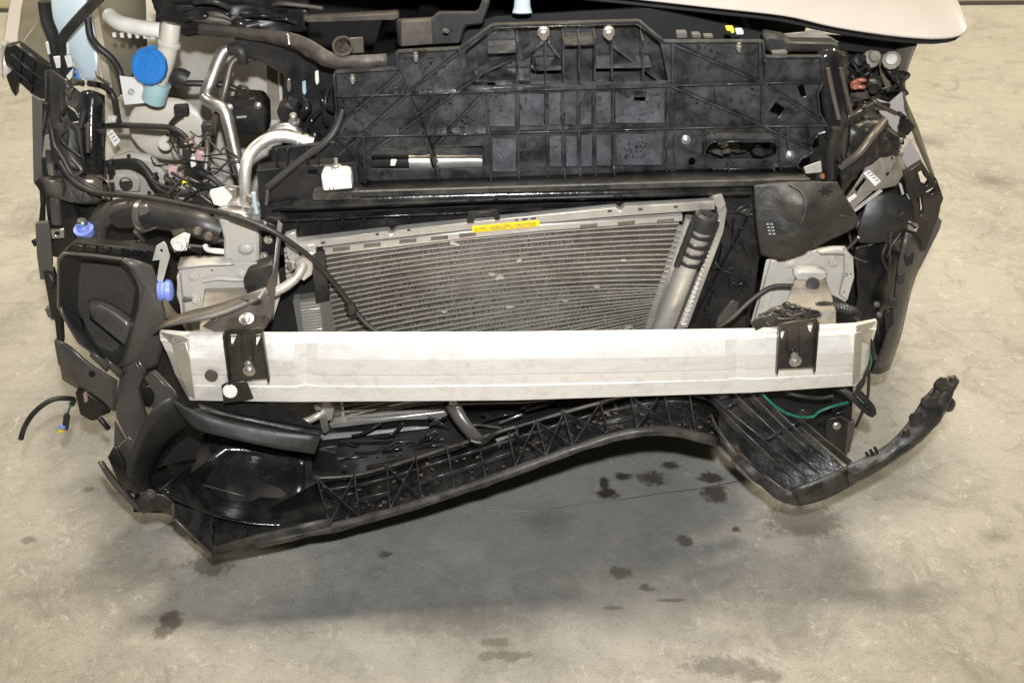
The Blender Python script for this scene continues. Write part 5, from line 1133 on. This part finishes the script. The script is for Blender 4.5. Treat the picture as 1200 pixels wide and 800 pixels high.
# --- right mounting plate with crash can
YR = 1.452
mr = plate('mount_plate', [(898, 306), (912, 300), (940, 297), (975, 290), (990, 290), (1000, 302), (1001, 322), (994, 350), (982, 365), (960, 385), (884, 386), (880, 378), (890, 345)], YR, .005, 'primer', car, label='pale mounting plate on the right rail end')
sheet('plate_fold', [[(955, 292, YR + .01), (975, 288, YR + .01), (990, 289, YR + .015)], [(958, 295, YR - .012), (978, 292, YR - .012), (992, 293, YR - .005)], [(962, 298, YR - .004), (980, 297, YR - .004), (994, 300, YR - .002)]], .003, 'primer', mr, sub=1)
plate('plate_side', [(990, 292), (1000, 302), (1001, 325), (993, 352), (984, 345), (990, 320)], YR - .012, .008, 'primer', mr, holes=[ellipse(992, 323, 2, 3, 8), ellipse(989, 343, 1.2, 1.8, 8), ellipse(997, 322, 1, 1.8, 8)])
plate('plate_edge', [(904, 306), (911, 305), (898, 384), (882, 384)], YR - .01, .008, 'primer', mr)
for (x, y) in ((926, 308), (978, 307)): bolt(x, y, YR - .003, .006, mr, material='primer')
for (x, y) in ((930, 357), (952, 344)): bolt(x, y, YR - .005, .006, mr)
cr_ = crash_can(932, 966, P(950, 320, YR).z, .48, YR - .003, 1.352, car, flare=14)
plate('can_ridge', [(930, 321), (940, 317), (966, 318), (972, 324), (964, 330), (934, 330)], YR - .02, .02, 'primer', cr_, bevel=.004)
lathe('can_hole', P(967, 375, 1.36), (0, -1, .5), [(0, .007), (.002, .007), (.002, .005), (0, .004)], 'void_black', cr_, 14)
# --- fan shroud mess between receiver and plate
msh = plate('shroud_side', [(846, 226), (886, 218), (890, 300), (884, 345), (872, 392), (800, 396), (838, 300), (852, 262)], 1.53, .02, 'black_plastic', car)
for k in range(30):
    t = random.random(); y = 240 + 140 * t; x = random.uniform(856 - 40 * t, 884 - 8 * t)
    if k % 2: plate('shroud_shard', [(x + random.uniform(-9, 9), y + random.uniform(-8, 8)) for _ in range(4)], 1.505 + random.uniform(-.01, .01), .003, random.choice(['black_plastic', 'black_plastic', 'gloss_plastic', 'matt_plastic']), msh)
    else: rib(x, y, x + random.uniform(-10, 10), y + random.uniform(10, 26), 1.525, .016, msh, 'black_plastic')
plate('shroud_vane', [(858, 352), (866, 355), (862, 372), (850, 380), (838, 384), (842, 372)], 1.46, .006, 'satin_plastic', car)
# --- loom across the plate
loom([(842, 383, 1.40), (858, 372, 1.40), (880, 352, 1.41), (903, 337, 1.42), (925, 335, 1.42), (950, 338, 1.42), (968, 345, 1.42), (990, 357, 1.42), (1000, 372, 1.40)], .0045)
lathe('loom_clip', P(952, 333, 1.415), (0, -.6, .8), [(-.008, .006), (0, .012), (.004, .012), (.006, .004)], 'rubber', car, 14)
corrugated('corrugated_sleeve', [(945, 366, 1.37), (958, 359, 1.37), (976, 359, 1.37), (998, 364, 1.37), (1006, 372, 1.36)], .009, 'rubber', car)
loom([(1002, 370, 1.36), (1012, 384, 1.35), (1020, 400, 1.35), (1024, 420, 1.36)], .004)
loom([(927, 360, 1.345), (936, 366, 1.335), (944, 372, 1.33), (952, 370, 1.33)], .003, m_='green_wire', nm='green_wire')
loom([(930, 361, 1.345), (940, 374, 1.33), (948, 376, 1.33)], .0022, m_='green_wire', nm='green_wire')
for k in range(16):
    x0, y0 = 884 + random.uniform(0, 30), 378 - random.uniform(0, 14)
    loom([(x0, y0, 1.345), (x0 + random.uniform(8, 18), y0 - random.uniform(2, 12), 1.34), (x0 + random.uniform(20, 38), y0 - random.uniform(-8, 10), 1.33), (x0 + random.uniform(30, 50), y0 + random.uniform(-6, 8), 1.33)], random.choice([.002, .003, .004]), m_=random.choice(['rubber', 'rubber', 'rubber', 'dark_steel', 'black_plastic']), nm='torn_wire')
plate('torn_tape', [(880, 379), (890, 371), (899, 374), (894, 384), (886, 388)], 1.315, .004, 'rubber', car)
plate('torn_tape', [(893, 374), (906, 366), (914, 370), (902, 382)], 1.32, .004, 'satin_plastic', car)
plate('terminal', [(936, 361), (941, 362), (943, 366), (938, 366)], 1.33, .003, 'white_plastic', car)
plate('terminal', [(943, 364), (945, 366), (944, 369), (941, 368)], 1.33, .003, 'copper_part', car)
# small yellow and white clips standing on the carrier's top edge
for q, m_ in (([(851, 33), (860, 33), (861, 39), (857, 40), (856, 37), (852, 37)], 'yellow_plastic'), ([(863, 36), (871, 36), (872, 41), (863, 41)], 'white_label'), ([(793, 38), (805, 38), (806, 45), (793, 45)], 'grey_plastic'), ([(811, 40), (821, 40), (822, 45), (811, 45)], 'grey_plastic'), ([(825, 42), (836, 42), (836, 45), (825, 45)], 'grey_plastic'), ([(905, 62), (923, 61), (923, 64), (905, 64)], 'grey_plastic')):
    plate('top_clip', q, 1.55, .012, m_, car)
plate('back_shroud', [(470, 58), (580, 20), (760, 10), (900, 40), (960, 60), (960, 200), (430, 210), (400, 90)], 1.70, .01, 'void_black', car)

for k in range(34):
    x, y = random.uniform(985, 1062), random.uniform(120, 300)
    if (x < 1003 and y > 215) or (1000 < x and 160 < y < 245): continue
    r_ = random.uniform(5, 13); n_ = random.randint(4, 6)
    q = [(x + r_ * random.uniform(.5, 1.2) * math.cos(i * 6.28 / n_ + .3), y + r_ * random.uniform(.5, 1.2) * math.sin(i * 6.28 / n_ + .3)) for i in range(n_)]
    Yq = 1.60 + random.uniform(-.02, .03)
    plate('torn_shard', [(a_, c_, Yq + random.uniform(-.02, .02)) for a_, c_ in q], Yq, .003, random.choice(['black_plastic', 'matt_plastic', 'black_plastic', 'gloss_plastic', 'dusty_rubber']), car)
for k in range(14):
    x, y = random.uniform(985, 1060), random.uniform(140, 300)
    if 985 < x < 1062 and 130 < y < 245: continue
    tube('torn_wire', [(x, y, 1.56), (x + random.uniform(-14, 14), y + random.uniform(4, 16), 1.55), (x + random.uniform(-24, 24), y + random.uniform(12, 40), 1.56)], random.choice([.0018, .0025, .004]), random.choice(['rubber', 'black_plastic', 'dark_steel']), car, sides=6)

# ================================================================== torn lower bumper: duct, lattice, right corner
# --- duct on the left
duct = sheet('air_duct', [[(262, 520, 1.41), (300, 524, 1.41), (330, 531, 1.40), (357, 540, 1.38)], [(238, 544, 1.37), (266, 556, 1.395), (312, 572, 1.385), (356, 570, 1.36)], [(228, 554, 1.335), (242, 570, 1.35), (292, 586, 1.348), (355, 588, 1.335)], [(206, 559, 1.285), (234, 590, 1.285), (290, 605, 1.295), (354, 602, 1.295)], [(187, 575, 1.255), (236, 602, 1.258), (292, 615, 1.265), (346, 617, 1.27)]], .004, 'gloss_plastic', car, sub=2, crumple=.004, csize=.12, label='black plastic air duct scoop hanging below the beam')
plate('duct_groove', [(236, 567, 1.328), (286, 581, 1.328), (287, 582.5, 1.328), (236, 569, 1.328)], 1.328, .002, 'satin_plastic', duct)
plate('duct_back', [(162, 500, 1.48), (200, 470, 1.50), (262, 500, 1.50), (362, 520, 1.48), (362, 570, 1.50), (260, 604, 1.49), (156, 600, 1.44)], 1.48, .004, 'void_black', duct)
sheet('duct_lip', [[(196, 462, 1.318), (216, 477, 1.305), (262, 491, 1.298), (320, 502, 1.295), (376, 509, 1.30)], [(198, 466, 1.312), (220, 481, 1.296), (263, 494, 1.288), (320, 505, 1.285), (376, 511, 1.29)], [(212, 487, 1.305), (231, 506, 1.280), (271, 513, 1.272), (321, 525, 1.272), (369, 531.5, 1.278)]], .003, 'matt_plastic', duct, sub=2, crumple=.008, csize=.06)
sheet('duct_ridge', [[(232, 474, 1.30), (270, 484, 1.295), (320, 494, 1.295), (378, 504, 1.30)], [(236, 480, 1.285), (272, 488, 1.28), (322, 499, 1.28), (374, 509, 1.285)]], .004, 'wet_plastic', duct, sub=1)
plate('duct_top', [(228, 472, 1.34), (300, 468, 1.36), (336, 478, 1.36), (376, 503, 1.32), (320, 494, 1.31), (262, 484, 1.31)], 1.33, .004, 'black_plastic', duct)
plate('duct_top', [(300, 490, 1.305), (312, 478, 1.335), (332, 480, 1.34), (368, 504, 1.30)], 1.32, .003, 'black_plastic', duct)
sheet('duct_side', [[(206, 463, 1.31), (188, 470, 1.295), (170, 490, 1.28), (156, 522, 1.265), (147, 552, 1.258), (150, 577, 1.255)], [(214, 488, 1.315), (199, 494, 1.315), (183, 512, 1.305), (171, 538, 1.295), (164, 560, 1.285), (172, 580, 1.265)], [(226, 500, 1.36), (212, 506, 1.37), (196, 522, 1.37), (184, 544, 1.355), (176, 562, 1.335), (182, 578, 1.28)]], .003, 'matt_plastic', duct, sub=1, crumple=.006, csize=.05)
sheet('duct_floor', [[(174, 556, 1.31), (190, 545, 1.34), (230, 538, 1.345)], [(178, 568, 1.285), (194, 562, 1.30), (212, 553, 1.30)], [(182, 577, 1.26), (192, 572, 1.265), (204, 560, 1.285)]], .003, 'black_plastic', duct, sub=1)
bolt(151, 569, 1.25, .006, duct, material='black_metal'); bolt(159, 573, 1.25, .005, duct, material='black_metal')
bolt(176, 579, 1.24, .006, duct, material='dark_steel')
plate('duct_foot', [(146, 574, 1.26), (166, 576, 1.25), (192, 580, 1.245), (206, 591, 1.24), (204, 606, 1.235), (184, 598, 1.235), (168, 602, 1.235), (156, 596, 1.24)], 1.245, .004, 'grime_plastic', duct, holes=[ellipse(158, 581, 6, 4.5, 10, -.5)])
plate('duct_stay', [(133, 530), (150, 512), (160, 520), (152, 545), (140, 560)], 1.29, .006, 'satin_plastic', duct)
plate('duct_stay', [(134, 494), (146, 516), (144, 532), (134, 530)], 1.33, .006, 'satin_plastic', duct)
wing = sheet('side_lip', [[(116, 540, 1.26), (126, 558, 1.25), (140, 576, 1.245), (164, 599, 1.235)], [(120, 541, 1.27), (130, 556, 1.265), (145, 574, 1.26), (166, 594, 1.245)]], .006, 'satin_plastic', duct, sub=1)
plate('stay_lobe', [(126, 536), (134, 522), (146, 540), (150, 572), (140, 568)], 1.275, .006, 'black_plastic', duct)

# --- lattice tray of the lower bumper
front = [(250, 652, 1.215), (300, 640, 1.22), (386, 622, 1.235), (450, 606, 1.245), (540, 578, 1.255), (600, 556, 1.265), (660, 534, 1.275), (720, 513, 1.285), (768, 506, 1.29), (800, 510, 1.295), (842, 520, 1.30)]
backl = [(206, 592, 1.27), (300, 604, 1.30), (372, 566, 1.36), (430, 560, 1.37), (540, 526, 1.38), (600, 508, 1.385), (660, 490, 1.39), (712, 476, 1.395), (760, 466, 1.40), (800, 462, 1.40), (842, 474, 1.40)]
def along(l, x):
    for a_, c_ in zip(l, l[1:]):
        if x <= c_[0]:
            t = max(0, (x - a_[0]) / (c_[0] - a_[0])); return tuple(a_[i] + (c_[i] - a_[i]) * t for i in range(3))
    return l[-1]
low = sheet('lower_grille', [[P(*p) for p in front], [(P(*a_) + P(*c_)) / 2 + Vector((0, 0, -.006)) for a_, c_ in zip(front, backl)], [P(*p) for p in backl]], .004, 'gloss_plastic', car, sub=0, label='torn black lower bumper grille with crossed ribs')
ur = [(P(*a_) * .55 + P(*c_) * .45) + Vector((0, 0, -.016)) for a_, c_ in zip(front, backl)]
sheet('leak_blocker', [ur, [P(*c_) + Vector((0, .01, -.014)) for c_ in backl], [Vector((P(*c_).x, 1.52, .235)) for c_ in backl], [Vector((P(*c_).x, 1.72, .235)) for c_ in backl]], .004, 'black_plastic', low, sub=0)  # sheet added under the lattice to stop lamp light leaking onto the floor
lipv = [P(*p) for p in front]
# folded lip along the front edge
sheet('front_lip', [[p + Vector((0, .006, .013)) for p in lipv], [p + Vector((0, -.002, .012)) for p in lipv], [p + Vector((0, -.007, 0)) for p in lipv], [p + Vector((0, .004, -.005)) for p in lipv]], .003, 'grime_plastic', low, sub=2, crumple=.010, csize=.03)
for p in (370, 330): 
    a_ = P(*along(front, p)); box('lip_tooth', a_ + Vector((0, .02, -.014)), Vector((.003, 0, 0)), Vector((0, .004, 0)), Vector((0, 0, .010)), 'black_plastic', low)
# back edge
bkv_ = spline([P(*p) + Vector((0, 0, .014)) for p in backl[2:]], 4)
link('back_rail', *tube_geo(bkv_, .004, 8), 'grime_plastic', low, smooth=60)
cells = [(387, 372), (422, 416), (458, 454), (494, 488), (533, 524), (569, 560), (604, 595), (640, 628), (671, 660), (712, 703), (746, 738), (786, 776), (814, 806)]
cp = []
for (xf, xb) in cells:
    a_ = P(*along(front, xf)) + Vector((0, .004, 0)); c_ = P(*along(backl, xb))
    cp.append((a_, c_))
    bar('cell_wall', a_, c_, .0032, .018, 'wet_plastic', low, out=(0, 0, 1))
for i, ((a0, c0_), (a1, c1)) in enumerate(zip(cp, cp[1:])):
    if i in (0, 2, 6, 7, 8, 10):
        bar('cross_rib', a0, c1, .003, .016, 'wet_plastic', low, out=(0, 0, 1)); bar('cross_rib', c0_, a1, .003, .0158, 'wet_plastic', low, out=(0, 0, 1))
    m0, m1 = c0_ * .45 + a0 * .55, c1 * .45 + a1 * .55
    if i in (1, 3, 4, 5, 9): bar('cell_rib', m0, m1, .003, .009, 'wet_plastic', low, out=(0, 0, 1))
    n0, n1 = c0_ * .8 + a0 * .2, c1 * .8 + a1 * .2
    bar('cell_rib', n0, n1, .0025, .007, 'wet_plastic', low, out=(0, 0, 1))
    if i % 2 == 0: lathe('cell_boss', c0_ + Vector((0, 0, .012)), (0, 0, 1), [(0, .006), (.006, .006), (.006, .004), (.002, .003)], 'wet_plastic', low, 10)
# leaf scraps and mud caught in the cells
for (x, y, m_) in ((404, 546, 'orange_clay'), (380, 570, 'orange_clay'), (541, 520, 'orange_clay'), (750, 493, 'grime_plastic'), (716, 504, 'grime_plastic'), (645, 524, 'grime_plastic'), (770, 488, 'grime_plastic'), (690, 517, 'grime_plastic'), (830, 494, 'orange_clay')):
    loft('mud_crumb', [PL([(x + 3 * random.uniform(.6, 1.6) * math.cos(k), y + 2 * random.uniform(.6, 1.6) * math.sin(k)) for k in (0, 1.05, 2.1, 3.14, 4.2, 5.2)], along(front, x)[2] + .05), PL([(x + math.cos(k), y - .6 + math.sin(k) * .6) for k in (0, 1.05, 2.1, 3.14, 4.2, 5.2)], along(front, x)[2] + .042)], m_, low)
# left end wedge
plate('end_web', [(204, 590, 1.25), (250, 602, 1.27), (252, 648, 1.22), (228, 636, 1.225), (203, 606, 1.235)], 1.24, .004, 'gloss_plastic', low)
rib(203, 590, 204, 606, 1.235, .004, low, 'satin_plastic', .005, 'end_edge'); rib(204, 606, 250, 651, 1.232, .004, low, 'satin_plastic', .006, 'end_edge', 1.214)
sheet('end_lip', [[(250, 640, 1.215), (300, 626, 1.225), (350, 614, 1.235), (390, 606, 1.24)], [(249, 646, 1.212), (300, 634, 1.22), (350, 622, 1.23), (388, 613, 1.235)], [(250, 652, 1.213), (300, 640, 1.22), (350, 630, 1.23), (387, 620, 1.236)]], .004, 'grime_plastic', low, sub=0)
for (x, y) in ((250, 620), (290, 630)): rib(x, y - 14, x + 2, y + 8, 1.25, .02, low, 'gloss_plastic')
# --- dark parts behind lattice, seen under the beam
ub = sheet('air_guide', [[(366, 500, 1.47), (480, 492, 1.48), (600, 474, 1.50), (760, 462, 1.50), (840, 462, 1.50)], [(366, 548, 1.40), (480, 538, 1.41), (600, 505, 1.42), (760, 466, 1.43), (840, 474, 1.43)], [(366, 580, 1.37), (480, 552, 1.385), (600, 514, 1.395), (760, 470, 1.41), (840, 476, 1.41)]], .004, 'black_plastic', car, sub=1)
rib(372, 520, 520, 514, 1.43, .006, ub, 'gloss_plastic', .004); rib(400, 519, 515, 513, 1.425, .006, ub, 'gloss_plastic', .0025); rib(430, 545, 600, 512, 1.40, .012, ub, 'black_plastic', .004)
for (x0, y0, x1, y1) in ((448, 529, 472, 525), (450, 509, 464, 508), (497, 509.5, 505, 509), (585, 495, 612, 485)):
    bar('wet_glint_strip', P(x0, y0, 1.405), P(x1, y1, 1.405), .006, .003, 'steel' if x0 == 585 else 'gloss_plastic', ub)
for k in range(26):
    x = random.uniform(378, 620); y = 548 - (x - 378) * .17 + random.uniform(-34, 4)
    if k % 2: tube('torn_strip', [(x, y, 1.42), (x + random.uniform(10, 30), y - random.uniform(0, 10), 1.41), (x + random.uniform(30, 60), y - random.uniform(2, 16), 1.42)], .003, random.choice(['black_plastic', 'gloss_plastic', 'grime_plastic']), ub)
    else: plate('torn_shard', [(x + random.uniform(-14, 14), y + random.uniform(-6, 6)) for _ in range(4)], 1.41, .003, random.choice(['black_plastic', 'gloss_plastic', 'grime_plastic']), ub)
pbr = tube('lower_pipe', [(348, 496, 1.40), (362, 492, 1.405), (372, 487, 1.41), (380, 482, 1.42)], .007, 'tube_metal', car, sides=12)
plate('lower_flange', [(372, 474), (384, 470), (392, 478), (390, 492), (380, 494), (374, 486)], 1.415, .014, 'aluminium', car, bevel=.002)
lathe('lower_nut', P(374, 476, 1.408), (-.4, -1, .3), [(0, .008), (.006, .008), (.008, .005)], 'yellow_label', car, 8).data.materials[0] = M['steel']
plate('pipe_stop', [(374, 490), (382, 488), (386, 504), (382, 508), (377, 506)], 1.41, .006, 'grey_plastic', car)
plate('condenser_base', [(386, 497), (470, 488), (520, 482), (526, 485), (520, 491), (470, 492), (388, 502)], 1.462, .02, 'aluminium', car)
for k in range(4): rib(400, 474 + k * 7, 520, 463 + k * 7, 1.47, .006, car, 'tube_metal', .0016, 'lower_tube')
plate('core_lower', [(383, 470), (530, 460), (528, 483), (386, 500)], 1.485, .01, 'fin_metal', car)
st_ = sheet('hanging_stay', [[(522, 476, 1.40), (534, 470, 1.40), (540, 474, 1.40)], [(530, 492, 1.38), (538, 488, 1.375), (546, 488, 1.38)], [(545, 510, 1.365), (552, 507, 1.36), (560, 505, 1.365)], [(553, 519, 1.36), (561, 519, 1.355), (568, 513, 1.36)]], .003, 'satin_plastic', car, sub=1)
tube('stay_foot', [(552, 516, 1.355), (566, 519, 1.35), (580, 508, 1.355), (604, 500, 1.36)], .005, 'black_plastic', st_)
bolt(531, 472, 1.395, .005, st_, material='steel')
loom([(540, 474, 1.40), (580, 473, 1.40), (616, 472, 1.40), (650, 468, 1.41)], .0025)
plate('stay_bracket', [(580, 514, 1.36), (602, 507, 1.365), (606, 501, 1.37), (604, 496, 1.375), (608, 508, 1.365), (582, 518, 1.355)], 1.365, .003, 'grime_plastic', st_)

# --- right corner: ribbed tray and torn lip
YB = 1.39
cn = plate('bumper_corner', [(828, 470, 1.40), (872, 462, 1.41), (930, 492, 1.36), (994, 551, 1.266), (960, 568, 1.256), (928, 579, 1.250), (884, 545, 1.30), (845, 505, 1.35)], 1.35, .005, 'gloss_plastic', car, label='torn black corner of the lower bumper with long ribs')
for (x0, y0, Y0, x1, y1, Y1) in ((824, 464, 1.405, 942, 563, 1.275), (852, 462, 1.405, 952, 556, 1.28), (872, 462, 1.40, 962, 553, 1.285), (886, 466, 1.395, 972, 549, 1.285), (932, 494, 1.35, 993, 545, 1.285), (842, 486, 1.375, 930, 570, 1.27)):
    bar('long_rib', P(x0, y0, Y0), P(x1, y1, Y1), .003, .016, 'grime_plastic', cn, out=(0, 0, 1))
for (x0, y0, Y0, x1, y1, Y1) in ((850, 484, 1.375, 866, 472, 1.385), (896, 521, 1.325, 917, 508, 1.335), (925, 505, 1.34, 938, 497, 1.345)):
    bar('cross_rib', P(x0, y0, Y0), P(x1, y1, Y1), .003, .012, 'wet_plastic', cn, out=(0, 0, 1))
plate('rib_tab', [(967, 546, 1.28), (970, 545, 1.28), (970, 556, 1.275), (967, 557, 1.275)], 1.28, .004, 'primer_dirty', cn)
sheet('corner_edge', [[(834, 484, 1.345), (842, 503, 1.325), (862, 527, 1.30), (888, 552, 1.275), (914, 572, 1.255), (932, 576, 1.25)], [(836, 496, 1.335), (844, 514, 1.315), (862, 538, 1.29), (886, 561, 1.265), (912, 584, 1.245), (934, 586, 1.24)], [(842, 516, 1.33), (848, 524, 1.31), (866, 546, 1.285), (888, 567, 1.262), (914, 589, 1.243), (936, 592, 1.24)]], .004, 'grime_plastic', cn, sub=3, crumple=.012, csize=.03)
loft('mud_crumb', [PL(ellipse(864, 526, 4, 7, 8, -.3), 1.295), PL(ellipse(864, 525, 2, 4, 8, -.3), 1.289)], 'orange_clay', cn, sub=1)
sheet('corner_lip', [[(926, 573, 1.25), (958, 562, 1.255), (993, 546, 1.265)], [(932, 584, 1.243), (962, 577, 1.247), (994, 561, 1.255)], [(936, 592, 1.243), (966, 586, 1.247), (996, 569, 1.255)]], .004, 'grime_plastic', cn, sub=1)
tl = sheet('torn_lip', [[(992, 545, 1.268), (1000, 541, 1.27), (1032, 528, 1.275), (1060, 502, 1.285), (1074, 478, 1.295), (1090, 456, 1.305), (1112, 440, 1.315)],
                        [(995, 556, 1.255), (1006, 552, 1.255), (1040, 534, 1.26), (1072, 512, 1.27), (1092, 490, 1.28), (1106, 466, 1.295), (1120, 444, 1.31)],
                        [(996, 569, 1.25), (1010, 562, 1.25), (1046, 542, 1.255), (1078, 518, 1.265), (1097, 499, 1.275), (1110, 478, 1.285), (1123, 446, 1.305)],
                        [(997, 568, 1.27), (1010, 561, 1.27), (1046, 541, 1.275), (1078, 517, 1.285), (1097, 498, 1.295), (1110, 477, 1.305), (1122, 446, 1.32)]], .004, 'grime_plastic', cn, sub=3, crumple=.007, csize=.02)
for (x, y, r_, Y_) in ((1074, 492, 11, 1.284), (1090, 470, 12, 1.29), (1104, 452, 10, 1.30), (1112, 474, 8, 1.305), (1117, 445, 6, 1.31), (1062, 508, 6, 1.275)):
    js = [random.uniform(.7, 1.25) for _ in range(11)]
    ring = lambda k_, Y2: PL([(x + r_ * k_ * js[i] * math.cos(i * .571), y + r_ * .95 * k_ * js[i] * math.sin(i * .571)) for i in range(11)], Y2)
    loft('torn_lug', [ring(1.0, Y_ + .012), ring(1.0, Y_ + .004), ring(.85, Y_ - .003), ring(.45, Y_ - .006)], 'grime_plastic', cn, cap0=True, smooth=30)
for k in range(3): tube('lip_peg', [P(1018 + k * 5, 536 - k * 3, 1.27), P(1015 + k * 5, 530 - k * 3, 1.272)], .003, 'black_plastic', cn, sides=6)
# vertical duct flap behind the corner
plate('corner_flap', [(968, 492), (985, 488), (1000, 498), (998, 515), (992, 534), (984, 530), (968, 512)], 1.40, .006, 'black_plastic', cn)
plate('corner_flap', [(994, 496), (1001, 492), (1002, 502), (996, 530), (990, 532)], 1.37, .005, 'satin_plastic', cn)
lathe('flap_bolt', P(980, 498, 1.39), (0, -1, .3), [(0, .008), (.004, .008), (.006, .005)], 'steel', cn, 10)
for k in range(10):
    x = random.uniform(925, 985); y = random.uniform(470, 505)
    plate('torn_shard', [(x + random.uniform(-12, 12), y + random.uniform(-7, 7)) for _ in range(4)], 1.42, .004, random.choice(['black_plastic', 'gloss_plastic']), cn)
plate('corner_back', [(868, 455), (1000, 452), (998, 500), (975, 520), (940, 500)], 1.45, .006, 'void_black', cn)
loom([(893, 461, 1.37), (904, 472, 1.36), (918, 482, 1.355), (936, 488, 1.35), (952, 488, 1.35), (960, 482, 1.35), (975, 476, 1.35), (994, 471, 1.355)], .0026, m_='green_wire', nm='green_wire')
loom([(920, 460, 1.38), (940, 464, 1.37), (960, 466, 1.37), (976, 464, 1.37)], .004)
loom([(980, 454, 1.37), (992, 460, 1.36), (1004, 470, 1.35), (1014, 480, 1.345), (1022, 485, 1.345), (1022, 478, 1.345), (1012, 466, 1.35), (1004, 458, 1.355)], .0062)
loom([(1018, 432, 1.36), (1018, 450, 1.355), (1016, 468, 1.35), (1010, 484, 1.355), (1003, 500, 1.37)], .003)
for k in range(6):
    loom([(1002 + random.uniform(-2, 3), 462, 1.35), (1008 + random.uniform(-3, 4), 450, 1.35), (1013 + random.uniform(-2, 3), 436, 1.355), (1017, 428, 1.36)], .0028)
loom([(1018, 410, 1.36), (1021, 420, 1.355), (1019, 432, 1.355)], .0016, m_='green_wire', nm='green_wire')

# dirt and broken bits lying in the lattice
vv.clear(); ff.clear()
for k in range(260):
    x = random.uniform(380, 840); t = random.random() ** 1.5
    a_, c_ = along(front, x), along(backl, x)
    p = P(*a_) * (1 - t) + P(*c_) * t + Vector((0, 0, .002)); r_ = random.choice([.0012, .002, .003, .0045]); z = len(vv)
    vv += [p + Vector((random.uniform(-1.6, 1.6) * r_, random.uniform(-1, 1) * r_, random.uniform(0, 1) * r_)) for _ in range(5)]
    ff += [(z, z + 1, z + 2), (z, z + 2, z + 3), (z, z + 3, z + 4), (z + 1, z + 2, z + 3), (z + 1, z + 3, z + 4), (z, z + 1, z + 4)]
link('dirt', list(vv), list(ff), 'orange_clay', low, kind='stuff')
vv.clear(); ff.clear()
for k in range(420):
    x = random.uniform(380, 830); t = random.random()
    a_, c_ = along(front, x), along(backl, x)
    p = P(*a_) * (1 - t) + P(*c_) * t + Vector((0, 0, .003))
    drop(p, random.choice([.0008, .0012, .0018, .0026]))
link('water_drops', vv, ff, 'water', low, smooth=180, kind='stuff')

# ================================================================== small loose things on the floor
def PF(x, y, z=.0022): return PZ(x, y, z)
wire = tube('wire', [PF(560, 596), PF(580, 597.5), PF(610, 599), (PF(640, 597)), PF(672, 591.5), PF(700, 588), PF(735, 584), PF(775, 577.5), PF(820, 572), PF(868, 563)], .0009, 'dark_steel', None, sides=6, rel=False)
wire['label'] = 'thin silver wire lying on the floor below the lower bumper'; wire['category'] = 'wire'
